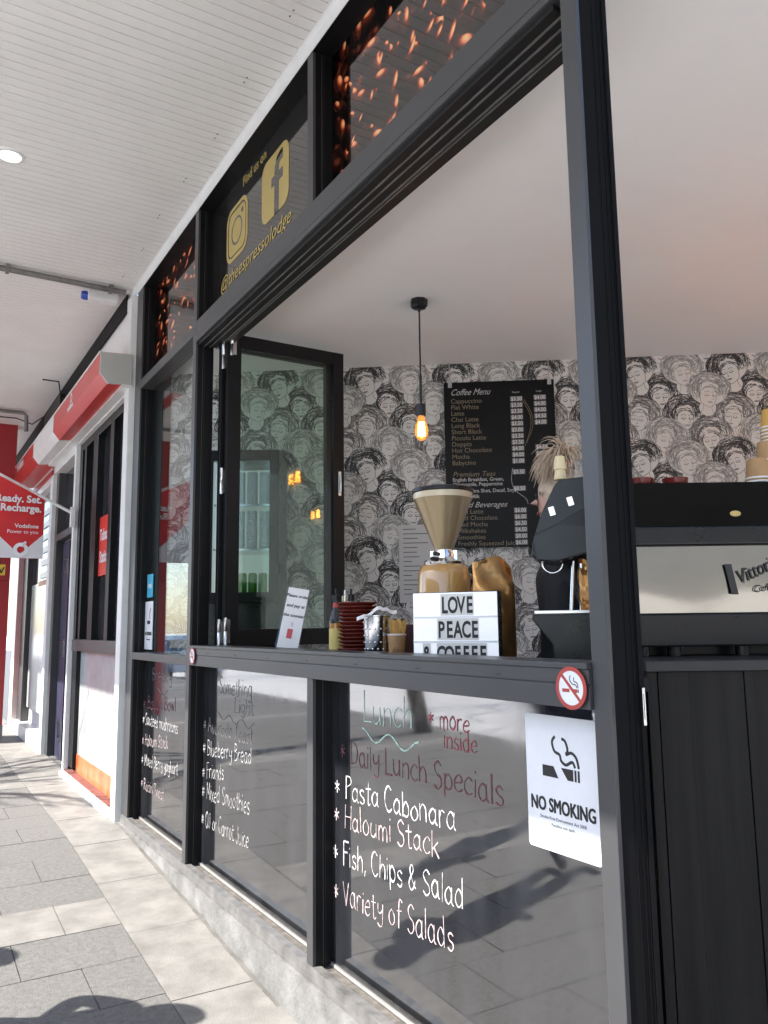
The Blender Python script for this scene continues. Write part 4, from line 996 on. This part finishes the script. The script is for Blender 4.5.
m = MB(); m.lathe([(.001, 0), (.026, 0), (.03, .002), (.024, .05), (.018, .07), (.001, .072)], 18); o = tag(m.build('clear_cup', 'clear', smooth=40), 'clear plastic cup upturned on the brewer by the post', 'cup'); o.location = L3(.69, 2.77, 2.0005)

# ------------------------------------------------------------------ corner counter with the espresso machine
cb = thing('corner_counter', 'counter clad in charcoal wood boards under the espresso machine', 'counter', LP(1.6, 2.3, 0), AF)
m = MB(); x = -.865; widths = [.030, .088, .155, .10, .17, .12, .15, .16, .13, .17, .14, .16, .15, .12, .14]; i = 0
while x < 1.0:
    w = widths[i % len(widths)]; m.box(x, x + w - .0015, -.004*(i % 2) - .001, .02, -.1, 1.362); x += w; i += 1
m.build('board_cladding', 'boards', cb, bevel=.001)
m = MB(); m.box(-.86, 1.0, .021, .62, -.1, 1.36); m.build('carcass', 'black_side', cb)
m = MB(); m.box(-.872, 1.05, -.02, .66, 1.3635, 1.393); m.build('worktop', 'plastic_g', cb, bevel=.003)
em = thing('espresso_machine', 'long black espresso machine with a satin steel back panel and script logo', 'espresso machine', LP(.79, 2.57, 1.3935), AF)
m = MB(); m.box(0, 1.0, 0, .50, .030, .133); m.build('base', 'plastic', em, bevel=.006)
for x in (.02, .12, .34, .86):
    m = MB(); m.lathe([(.022, 0), (.022, .03)], 14, 0, TR(x + .02, .05, 0)); m.build('foot', 'plastic', em)
m = MB(); g = []
for i in range(41):
    for j in range(13):
        u, v = i/40, j/12; g.append((.012 + u*.976, -.004 - .010*math.sin(math.pi*v) - .003*math.sin(u*14 + v*3), .136 + v*.212))
m.add(g, [(i*13 + j, (i + 1)*13 + j, (i + 1)*13 + j + 1, i*13 + j + 1) for i in range(40) for j in range(12)]); bpn = m.build('back_panel', 'machine_panel', em, smooth=80)
m = MB(); m.box(0, 1.0, .006, .50, .134, .353); m.build('body', 'plastic', em)
m = MB(); m.box(-.002, 1.002, -.008, .50, .354, .412); m.build('upper_band', 'plastic', em, bevel=.005)
m = MB(); m.box(-.002, 1.002, -.006, -.001, .4125, .556); m.box(-.002, .003, -.0005, .45, .4125, .556); m.build('glass_guard', 'guard', em)
m = MB(); m.box(0, 1.0, .44, .445, .4125, .545); m.box(.0, 1.0, .01, .44, .413, .416); m.build('cup_deck', 'plastic_g', em)
m = MB(); m.prism([(.292, .288), (.313, .288), (.330, .192), (.309, .192)], -.024, -.019, 'y')
m.text('Vittoria', .064, TR(.338, -.021, .222) @ RY(R(-24)) @ upT(0, 0, 0), 0, shear=.3, xs=.72, bold=.0002); m.text('Coffee', .032, TR(.378, -.021, .196) @ RY(R(-8)) @ upT(0, 0, 0), 0, shear=.3)
m.build('script_logo', 'ink', em)
m = MB(); m.box(.02, .98, .12, .46, .001, .0295); m.build('dark_gap_box', 'plastic', em)  # dark box added behind the feet so the gap below looks dark
m = MB(); m.lathe([(.001, .002), (.012, .002), (.014, 0)], 20, 0, TR(.345, -.009, .452) @ RX(R(90)) @ Matrix.Diagonal((1.3, .7, 1, 1))); m.build('badge', 'gold', em)
cp = MB(); cp.lathe([(.024, 0), (.026, .002), (.040, .045), (.0425, .065), (.0405, .066), (.037, .045), (.02, .008), (.001, .007)], 26); cp.tube([(.040, 0, .052), (.06, 0, .05), (.062, 0, .028), (.036, 0, .022)], .0045, 8)
redc = mat('oxblood_glaze', (.16, .018, .014), .2)
for k, (x, lab) in enumerate(((.088, 'oxblood cup on the machine, right by the black post'), (.205, 'oxblood cup on the machine, with clear deck on both sides'))):
    o = cp.build('ceramic_cup', redc, smooth=45); tag(o, lab, 'cup'); q = RZ(AF) @ Vector((x, .12, 0)); o.location = Vector(em.location) + q + Vector((0, 0, .5265)); o.rotation_euler = (0, 0, AF + .4*k)
    m = MB(); m.lathe([(.05, .0), (.062, .004), (.058, .006), (.001, .003)], 24); sx = m.build('saucer_stack', redc, smooth=45)
    for q_ in range(1): pass
    m2 = MB(); m2.lathe([(.045, 0), (.05, .0), (.05, .1035), (.045, .1085)], 24); bpy.data.objects.remove(sx)
    st_ = m2.build('cup_riser', 'plastic', smooth=45); tag(st_, 'black riser under the ' + ('first' if k == 0 else 'second') + ' oxblood cup from the post', 'riser'); st_.location = Vector(em.location) + q + Vector((0, 0, .4175))
# paper cups upside down on the machine
cupm = MB(); cupm.lathe([(.0415, 0), (.0435, .0015), (.0435, .0036), (.041, .007)], 28, 1, caps=False); cupm.lathe([(.0405, .0065), (.032, .070), (.031, .0705), (.001, .0705)], 28, 0)
def cup_stack(x, y, n, mats, lab, grp):
    c0 = None
    for k in range(n):
        o = cupm.build('takeaway_cup', mats, smooth=40) if c0 is None else c0.copy()
        if c0 is None: c0 = o; tag(o, lab, 'cup', grp); 
        else: COL.objects.link(o)
        q = RZ(AF) @ Vector((x + random.uniform(-.001, .001), y, 0)); o.location = Vector(em.location) + q + Vector((0, 0, .4165 + k*.0125))
cup_stack(.475, .09, 14, ['kraft', 'rim'], 'kraft takeaway cup nested upside down in the shortest stack on the machine', 'cups in the shortest stack')
cup_stack(.548, .16, 20, ['kraft', 'rim'], 'kraft takeaway cup nested upside down in the middle stack on the machine', 'cups in the middle stack')
cup_stack(.612, .24, 31, ['kraft_yellow', 'rim'], 'mustard takeaway cup nested upside down in the tallest stack', 'cups in the tallest stack')

# ------------------------------------------------------------------ on the papered wall
mn = thing('menu_board', 'large black coffee menu board hung on the patterned wall', 'menu board', WP(0, 2.04, .03), AW)
m = MB(); m.box(0, .79, -.012, 0, 0, 1.205); m.build('panel', 'board', mn, bevel=.002)
for x in (.045, .757):
    m = MB(); m.tube([(x, .02, 1.42), (x, -.004, 1.40), (x, -.006, 1.20)], .004); m.lathe([(.026, 0), (.028, .004), (.010, .010)], 16, 0, TR(x, .0, 1.41) @ RX(R(25))); m.box(x - .014, x + .014, -.018, .002, 1.165, 1.215); m.build('hanger', 'steel', mn, smooth=40)
go = MB(); si = MB(); tg = MB(); wt = MB()
def row(z): return 1.205 - z
si.text('Coffee Menu', .066, upT(.045, -.0135, 1.108), 0, shear=.5, xs=.82)
items = ['Cappuccino', 'Flat White', 'Latte', 'Chai Latte', 'Long Black', 'Short Black', 'Piccolo Latte', 'Doppio', 'Hot Chocolate', 'Mocha', 'Babycino']
p1 = ['$3.50', '$3.50', '$3.50', '$4.00', '$3.50', '$3.00', '$3.50', '$3.50', '$4.00', '$4.00', '$1.00']; p2 = ['$4.00', '$4.00', '$4.00', '$4.50', '$4.00', '', '', '', '$4.50', '$4.50', '']
def price(x, z, t):
    tg.box(x, x + .088, -.0145, -.0125, z - .004, z + .032); wt.text(t, .041, upT(x + .044, -.0150, z), 0, align='CENTER', bold=.0007, xs=.85)
for k, t in enumerate(items):
    z = 1.048 - k*.0455; go.text(t, .047, upT(.048, -.0135, z), 0); price(.475, z + .006, p1[k])
    if p2[k]: price(.642, z + .012, p2[k])
si.text('Regular', .018, upT(.49, -.0135, 1.112), 0); si.text('Large', .018, upT(.66, -.0135, 1.115), 0)
go.text('Premium Teas', .052, upT(.048, -.0135, .508), 0, shear=.3); price(.475, .520, '$3.50')
si.text('English Breakfast, Green,', .036, upT(.048, -.0135, .474), 0, bold=.0006); si.text('Chamomile, Peppermint', .036, upT(.048, -.0135, .440), 0, bold=.0006)
si.text('Extras: Extra Shot, Decaf, Soy,', .036, upT(.048, -.0135, .392), 0, bold=.0006); si.text('Almond Milk', .036, upT(.048, -.0135, .352), 0, bold=.0006); price(.475, .40, '$0.50')
si.text('Cold Beverages', .056, upT(.07, -.0135, .285), 0, shear=.45)
for k, (t, p) in enumerate((('Iced Latte', '$6.00'), ('Iced Chocolate', '$6.00'), ('Iced Mocha', '$6.50'), ('Milkshakes', '$4.50'), ('Smoothies', '$8.00'), ('Freshly Squeezed Juice', '$6.00'))):
    z = .240 - k*.0455; go.text(t, .046, upT(.075, -.0135, z), 0); price(.475, z + .004, p)
go.tube(spline([(.575, -.0135, 1.06), (.625, -.0135, .95), (.625, -.0135, .85), (.58, -.0135, .74)], 6), .0022, 4); go.tube(spline([(.565, -.0135, 1.05), (.612, -.0135, .95), (.612, -.0135, .85), (.57, -.0135, .72)], 6), .0022, 4)
si.tube(spline([(.475, -.0135, .56), (.465, -.0135, .47), (.49, -.0135, .40), (.56, -.0135, .34), (.575, -.0135, .30)], 6), .0022, 4)
go.build('item_names', 'gold_text', mn); si.build('headings', 'grey_text', mn); tg.build('price_strip', 'tag', mn); wt.build('prices', 'chalk_tag', mn)
nt_ = thing('wall_notice', 'pale printed notice on the patterned wall behind the grinder', 'notice', WP(-.345, 1.66, .004), AW)
m = MB(); m.box(0, .30, -.002, 0, 0, .555); m.build('sheet', 'grey_paper', nt_)
m = MB()
for k in range(15): m.box(.03, .03 + random.uniform(.06, .2), -.0035, -.0021, .52 - k*.033, .526 - k*.033)
m.build('print_lines', 'grey_ink', nt_)

# ------------------------------------------------------------------ pendant lamps
def pendant(loc, drop, label):
    t = thing('pendant_lamp', label, 'pendant lamp', loc, 0, 'bare bulb pendants in the cafe')
    m = MB(); m.lathe([(.001, 0), (.05, 0), (.052, -.006), (.05, -.040), (.042, -.05), (.012, -.055), (.006, -.075)][::-1], 8); m.build('ceiling_rose', 'plastic', t)
    m = MB(); m.tube([(0, 0, -.06), (0, 0, -drop + .2)], .0048, 8); m.build('cord', 'plastic', t)
    m = MB(); m.lathe([(.001, -drop - .005), (.027, -drop - .005), (.027, -drop + .066), (.008, -drop + .075), (.008, -drop + .24), (.001, -drop + .24)], 18); m.build('socket', 'plastic_g', t, smooth=40)
    z = -drop - .005; m = MB(); m.lathe([(.018, z), (.022, z - .02), (.035, z - .055), (.040, z - .085), (.036, z - .115), (.02, z - .138), (.001, z - .145)], 24, caps=False); bb = m.build('bulb', 'bulb_glass', t, smooth=60)
    m = MB()
    for k in range(8):
        a = 2*math.pi*k/8; m.tube([(.013*math.cos(a), .013*math.sin(a), z - .035), (.019*math.cos(a), .019*math.sin(a), z - .115)], .0045, 6)
    m.build('filament', 'filament', bb)
    pl_ = bpy.data.lights.new('bulb_light', 'POINT'); pl_.energy = .02; pl_.color = (1, .70, .42); pl_.shadow_soft_size = .03
    lo = bpy.data.objects.new('bulb_light', pl_); COL.objects.link(lo); lo.location = (0, 0, z - .15); lo.parent = t
    return t
p0 = pendant((2.52, 3.727, 3.40), .70, 'lit amber bulb on a black cord in front of the patterned wall')
for k, (x, y, lab) in enumerate(((3.55, 2.0, 'inner'), (4.1, 1.7, 'second'), (4.7, 1.3, 'third'), (5.3, .9, 'fourth'), (4.2, 2.35, 'fifth'), (4.9, 2.0, 'sixth'), (5.6, 1.6, 'last'))):
    copy_tree(p0, (x, y, 3.40), None, lab + ' lit amber bulb of the cluster mirrored in the folded sash')

# ------------------------------------------------------------------ display fridge behind the folded sashes
fr = thing('display_fridge', 'black glass door display fridge behind the folded window sashes', 'fridge', LP(-.95, 5.25, .16), AF)
m = MB(); m.box(-.25, .25, .03, .45, 0, 1.55); m.box(-.25, .25, .42, .45, 1.55, 2.52); m.box(-.25, -.21, .03, .42, 1.55, 2.52); m.box(.21, .25, .03, .42, 1.55, 2.52); m.box(-.21, .21, .03, .42, 2.46, 2.52); m.build('cabinet', 'plastic', fr)
m = MB(); m.box(-.208, .208, .40, .418, 1.552, 2.458); m.box(-.208, -.19, .1, .40, 1.552, 2.458); m.build('liner', 'fridge_in', fr)
for z in (1.85, 2.15):
    m = MB(); m.box(-.19, .208, .06, .40, z, z + .012); m.build('shelf', 'steel', fr)
dr_ = MB(); dr_.box(-.25, -.19, 0, .028, 1.50, 2.52); dr_.box(.19, .25, 0, .028, 1.50, 2.52); dr_.box(-.19, .19, 0, .028, 1.50, 1.57); dr_.box(-.19, .19, 0, .028, 2.45, 2.52); dd = dr_.build('door', 'black_side', fr, bevel=.003)
m = MB(); m.box(-.19, .19, .010, .014, 1.57, 2.45); m.build('pane', 'clear', dd)
can = MB(); can.lathe([(.024, 0), (.03, .008), (.03, .135), (.022, .15), (.001, .15)], 16)
c0 = can.build('drink_can', 'green', smooth=40); grp = 'green drink cans in the fridge'
for k in range(6):
    o = c0 if k == 0 else c0.copy()
    if k: COL.objects.link(o)
    o.location = LP(-.95 - .14 + .068*(k % 6), 5.25 + .12, .16 + 1.552); tag(o, 'tall green drink can on the lowest lit shelf of the fridge', 'can', grp)
jar = MB(); jar.lathe([(.035, 0), (.038, .002), (.038, .006), (.034, .010), (.034, .014)], 16)
j0 = None
for sh, zz, nn in ((0, 1.863, 18), (1, 2.163, 16), (2, 1.705, 0)):
    for col in range(4):
        for k in range(nn):
            o = jar.build('plastic_lid', 'vinyl', smooth=40) if j0 is None else j0.copy()
            if j0 is None: j0 = o
            else: COL.objects.link(o)
            o.location = LP(-.95 - .12 + .085*col, 5.25 + .16, .16 + zz + k*.0145)
            tag(o, ('white lid in the stacks on the upper fridge shelf', 'white lid in the stacks on the top fridge shelf', '')[sh].replace('upper', 'middle'), 'lid', ('lids on the middle fridge shelf', 'lids on the top fridge shelf', '')[sh])

# ------------------------------------------------------------------ people
def skin_mesh(name, joints, bones, mats, pick, parent, levels=2):
    """joints: name -> (pos, rx, ry); one skinned, continuous surface"""
    names = list(joints); idx = {n: i for i, n in enumerate(names)}
    me = bpy.data.meshes.new(name); me.from_pydata([joints[n][0] for n in names], [(idx[a], idx[b]) for a, b in bones], [])
    o = bpy.data.objects.new(name, me); COL.objects.link(o)
    md = o.modifiers.new('skin', 'SKIN'); md.use_smooth_shade = True
    for i, n in enumerate(names):
        sv = me.skin_vertices[0].data[i]; sv.radius = joints[n][1:]; sv.use_root = (i == 0)
    s2 = o.modifiers.new('sub', 'SUBSURF'); s2.levels = levels; s2.render_levels = levels
    dg = bpy.context.evaluated_depsgraph_get(); m2 = bpy.data.meshes.new_from_object(o.evaluated_get(dg))
    bpy.data.objects.remove(o); m2.name = name
    m2.materials.clear()
    for m in mats: m2.materials.append(M[m])
    for p in m2.polygons: p.material_index = pick(p.center); p.use_smooth = True
    r = bpy.data.objects.new(name, m2); COL.objects.link(r); r.parent = parent; return r
def head_face(m, c, f, r, up, sk=True):
    pass
def person(loc, rz, h, mats, label, pose='stand', hair=True):
    t = thing('person', label, 'person', loc, rz); k = h/1.75
    J = {'pelvis': ((0, 0, .95), .155, .115), 'waist': ((0, 0, 1.10), .135, .10), 'chest': ((0, .0, 1.30), .175, .115), 'neckb': ((0, .0, 1.45), .10, .075), 'neck': ((0, .01, 1.53), .055, .055),
         'head0': ((0, .015, 1.60), .072, .08), 'head1': ((0, .01, 1.68), .078, .095), 'head2': ((0, .0, 1.74), .055, .065)}
    B = [('pelvis', 'waist'), ('waist', 'chest'), ('chest', 'neckb'), ('neckb', 'neck'), ('neck', 'head0'), ('head0', 'head1'), ('head1', 'head2')]
    for s, n in ((-1, 'l'), (1, 'r')):
        J['hip' + n] = ((s*.10, 0, .90), .095, .10); J['knee' + n] = ((s*.11, .02, .50), .06, .065); J['ankle' + n] = ((s*.115, -.02, .09), .04, .045); J['toe' + n] = ((s*.125, .14, .035), .038, .03)
        J['sh' + n] = ((s*.19, 0, 1.40), .062, .062); 
        J['el' + n] = ((s*.30, -.06, 1.14), .048, .048); J['wr' + n] = ((s*.21, .10, .98), .036, .036); J['hand' + n] = ((s*.165, .12, .93), .035, .03)
        B += [('pelvis', 'hip' + n), ('hip' + n, 'knee' + n), ('knee' + n, 'ankle' + n), ('ankle' + n, 'toe' + n), ('chest', 'sh' + n), ('sh' + n, 'el' + n), ('el' + n, 'wr' + n), ('wr' + n, 'hand' + n)]
    J = {n: (tuple(c*k for c in v[0]), v[1]*k, v[2]*k) for n, v in J.items()}
    def pick(c):
        z = c.z/k
        if z > 1.50: return 0
        if z < .07: return 3
        return 1 if z > .93 or abs(c.x) > .2*k else 2
    skin_mesh('body', J, B, ['skin', mats[0], mats[1], 'plastic'], pick, t)
    # face: nose, eyes, mouth, ears sit on the front of the head
    m = MB(); m.lathe([(.001, .024), (.010, .006), (.013, 0)], 10, 0, TR(0, .098*k, 1.655*k) @ RX(R(-100)))
    for s in (-1, 1): m.lathe([(.001, .006), (.02, .003), (.024, -.008)], 12, 0, TR(s*.080*k, .0, 1.665*k) @ RY(s*R(90)))
    m.build('face_relief', 'skin', t, smooth=60)
    m = MB()
    for s in (-1, 1): m.lathe([(.001, .003), (.009, 0)], 10, 0, TR(s*.032*k, .092*k, 1.685*k) @ RX(R(-90)))
    m.build('eye', 'ink', t)
    m = MB(); m.lathe([(.001, .003), (.02, 0)], 12, 0, TR(0, .094*k, 1.615*k) @ RX(R(-90)) @ Matrix.Diagonal((1, .35, 1, 1))); m.build('mouth', 'chalk_red', t)
    if hair:
        m = MB(); m.lathe([(.090, -.05), (.100, .0), (.093, .05), (.06, .085), (.001, .1)], 24, 0, TR(0, -.018*k, 1.69*k) @ RX(R(14)) @ Matrix.Diagonal((.93, 1.12, 1, 1))); m.build('hair', mats[2], t, smooth=60)
    return t
# barista bent over the brewer: head behind the hood, ponytail thrown to the left
db = tag(MB().box(-.7, .9, -.35, .35, 0, .1).build('duckboard', 'plastic_g', bevel=.01), 'low dark duckboard under the barista behind the counter', 'duckboard'); db.location = LP(.9, 3.35, .161); db.rotation_euler = (0, 0, AF)
ba = person(LP(.69, 3.06, .262), R(62), 1.80, ['shirt', 'shirt', 'hair'], 'barista in black with a blonde ponytail working behind the brewer')
HB = LP(.682, 2.98, 2.112)
def hair_locks(parent, root, n, dirs, name, seed):
    rng = random.Random(seed); m = MB()
    for i in range(n):
        a = rng.uniform(0, 1); d0 = Vector((rng.uniform(-.8, .25), rng.uniform(-.35, .35), rng.uniform(.1, .9))).normalized()
        L = rng.uniform(.06, .125); p = Vector((rng.uniform(-.012, .012), rng.uniform(-.014, .014), rng.uniform(-.01, .01))); pts = [p.copy()]; v = d0
        for j in range(7):
            p = p + v*L/5; v = (v + Vector((-.06 + .05*a, .04*(a - .5), -.42 - .2*a))).normalized(); pts.append(p.copy())
        r = rng.uniform(.0011, .0026); m.tube(pts, [r*q for q in (1, 1.25, 1.2, 1.05, .9, .7, .45, .15)], 5)
    T = RZ(AF); m.v = [root + (T @ v) for v in m.v]
    pm = Matrix.Translation(parent.location) @ RZ(parent.rotation_euler.z); inv = pm.inverted(); m.v = [inv @ v for v in m.v]
    return m.build(name, 'hair', parent, smooth=70)
hair_locks(ba, HB, 420, None, 'ponytail', 3)
def local(parent, m):
    inv = (Matrix.Translation(parent.location) @ RZ(parent.rotation_euler.z)).inverted(); m.v = [inv @ v for v in m.v]; return m
m = MB(); m.tube([HB + RZ(AF) @ Vector((.020*math.cos(a), .020*math.sin(a), -.012 + .006*math.cos(a))) for a in [2*math.pi*q/16 for q in range(17)]], .008, 8); local(ba, m).build('hair_tie', 'tie', ba, smooth=60)
# two people on the footpath beside the camera: their shadows reach the paving in front of the window
person((-.60, 3.96, gz(3.96)), R(200), 1.72, ['jean', 'jean', 'hair_dark'], 'person in a navy jacket waiting on the sunny footpath', 'stand')
person((-1.24, 4.86, gz(4.86)), R(150), 1.76, ['shirt', 'jean', 'hair_dark'], 'person in a black jacket standing further up the footpath', 'stand')

# ------------------------------------------------------------------ street side that the glass mirrors
def tree(x, y, h, seed, label, leafy):
    rng = random.Random(seed); t = thing('street_tree', label, 'tree', (x, y, -.1)); m = MB(); tips = []
    def limb(p, d, L, r, depth):
        pts = [p]; v = d
        for j in range(4):
            v = (v + Vector((rng.uniform(-.18, .18), rng.uniform(-.18, .18), rng.uniform(-.02, .12)))).normalized(); p = p + v*L/4; pts.append(p)
        m.tube(pts, [r, r*.88, r*.78, r*.68, r*.6], 7 if depth < 2 else 5)
        if depth < 4:
            for q in range(3 if depth < 2 else 2):
                a = rng.uniform(0, 2*math.pi); sp = rng.uniform(.45, .85); e = (v + Vector((math.cos(a)*sp, math.sin(a)*sp, .1))).normalized()
                limb(pts[rng.choice([3, 4])], e, L*rng.uniform(.62, .8), r*.58, depth + 1)
        else: tips.append(p)
    limb(Vector((0, 0, 0)), Vector((0, 0, 1)), h*.42, h*.022, 0); m.build('trunk', 'bark', t, smooth=60)
    c = MB()
    for p in tips:
        for q in range(leafy):
            o = p + Vector((rng.gauss(0, .16), rng.gauss(0, .16), rng.gauss(0, .14))); a = Vector((rng.uniform(-1, 1), rng.uniform(-1, 1), rng.uniform(-1, 1))).normalized(); b = a.orthogonal().normalized(); s = rng.uniform(.03, .055)
            c.quad(o - a*s, o + b*s*.5, o + a*s, o - b*s*.5)
    c.build('crown', 'leaf', t); return t
tree(-2.85, 8.9, 6.2, 2, 'slim bare limbed street tree at the kerb beyond the banner', 2)
tree(-13, 16, 8, 9, 'leafy street tree on the far pavement beside the car', 26)
tree(-12.6, 27, 8.5, 12, 'leafy street tree on the far pavement, the furthest along', 26)
def car(x, y, rz, paint, label):
    t = thing('parked_car', label, 'car', (x, y, -.14), rz)
    side = [(-2.15, .35), (-2.2, .62), (-2.1, .80), (-1.3, .92), (-.62, 1.40), (.55, 1.45), (1.35, 1.05), (2.0, .92), (2.15, .7), (2.12, .35)]
    m = MB(); m.prism(side, -.86, .86, 'x'); m.v = [Vector((v.x*(1 - .16*max(0, (v.z - .9)/.55)), v.y, v.z)) for v in m.v]; m.build('body', paint, t, bevel=.06, seg=3, smooth=50)
    m = MB()
    for s in (-1, 1): m.prism([(-1.05, .95), (-.56, 1.33), (.48, 1.37), (1.1, 1.05)], s*.80, s*.815, 'x')
    m.box(-.66, .66, -1.14, -.72, 1.04, 1.30, 0, None); m.build('window', 'shopdark', t)
    for yw in (-1.35, 1.3):
        for s in (-1, 1):
            m = MB(); T_ = TR(s*.78, yw, .32) @ RY(R(90)); m.lathe([(.2, -.1), (.30, -.1), (.32, -.07), (.32, .07), (.30, .1), (.2, .1)], 24, 0, T_); w_ = m.build('wheel', 'tyre', t, smooth=40)
            m = MB(); m.lathe([(.001, -.085), (.2, -.085), (.2, .085), (.001, .085)], 20, 0, T_); m.build('rim', 'steel', w_, smooth=40)
    for s in (-1, 1):
        m = MB(); m.box(s*.5 - .15, s*.5 + .15, -2.20, -2.13, .62, .74); m.build('headlight', 'vinyl', t, bevel=.01)
        m = MB(); m.box(s*.55 - .15, s*.55 + .15, 2.10, 2.17, .68, .80); m.build('tail_light', 'red_vinyl', t, bevel=.01)
    return t
car(-4.75, 26, 0, 'carpaint', 'pale blue car parked at the near kerb well along the street')
car(-10.0, 12, math.pi, mat('white_car_paint', (.7, .7, .7), .25, coat=1), 'white car parked at the far kerb opposite the cafe')
def block(x0, x1, y0, y1, h, wall, label):
    t = thing('shop_building', label, 'building', ((x0 + x1)/2, (y0 + y1)/2, 0)); m = MB(); cx, cy2 = (x0 + x1)/2, (y0 + y1)/2
    m.box(x0 - cx, x1 - cx, y0 - cy2, y1 - cy2, -.2, h); m.box(x0 - cx - .1, x1 - cx + .15, y0 - cy2 - .1, y1 - cy2 + .1, h, h + .4); m.build('wall', wall, t)
    yk = y0 + 1
    while yk < y1 - 2:
        for z0, z1 in ((.5, 2.7), (4.2, 5.8)):
            if z1 > h: continue
            m = MB(); m.box(x1 - cx + .005, x1 - cx + .03, yk - cy2, yk + 2 - cy2, z0, z1); w_ = m.build('window', 'shopdark', t)
            m = MB(); m.box(x1 - cx + .005, x1 - cx + .07, yk - .06 - cy2, yk - cy2, z0, z1); m.box(x1 - cx + .005, x1 - cx + .07, yk + 2 - cy2, yk + 2.06 - cy2, z0, z1); m.box(x1 - cx + .005, x1 - cx + .10, yk - .06 - cy2, yk + 2.06 - cy2, z0 - .08, z0); m.build('frame', 'white', w_)
        yk += 3
    m = MB(); m.box(x1 - cx, x1 - cx + 2.2, y0 - cy2, y1 - cy2, 3.1, 3.4); m.build('awning', 'white', t)
block(-26, -15.5, -8, 14, 6.6, 'brick', 'grey rendered shop block across the road opposite the cafe')
block(-26, -15.5, 14.3, 40, 4.2, 'plaster', 'low pale shop block across the road further along')
block(-4, 16, -17, -9, 7.5, 'brick', 'unseen grey rendered building added behind the camera to block sky and bounce sun')  # added out of view to cut blue sky and bounce sun toward the cafe
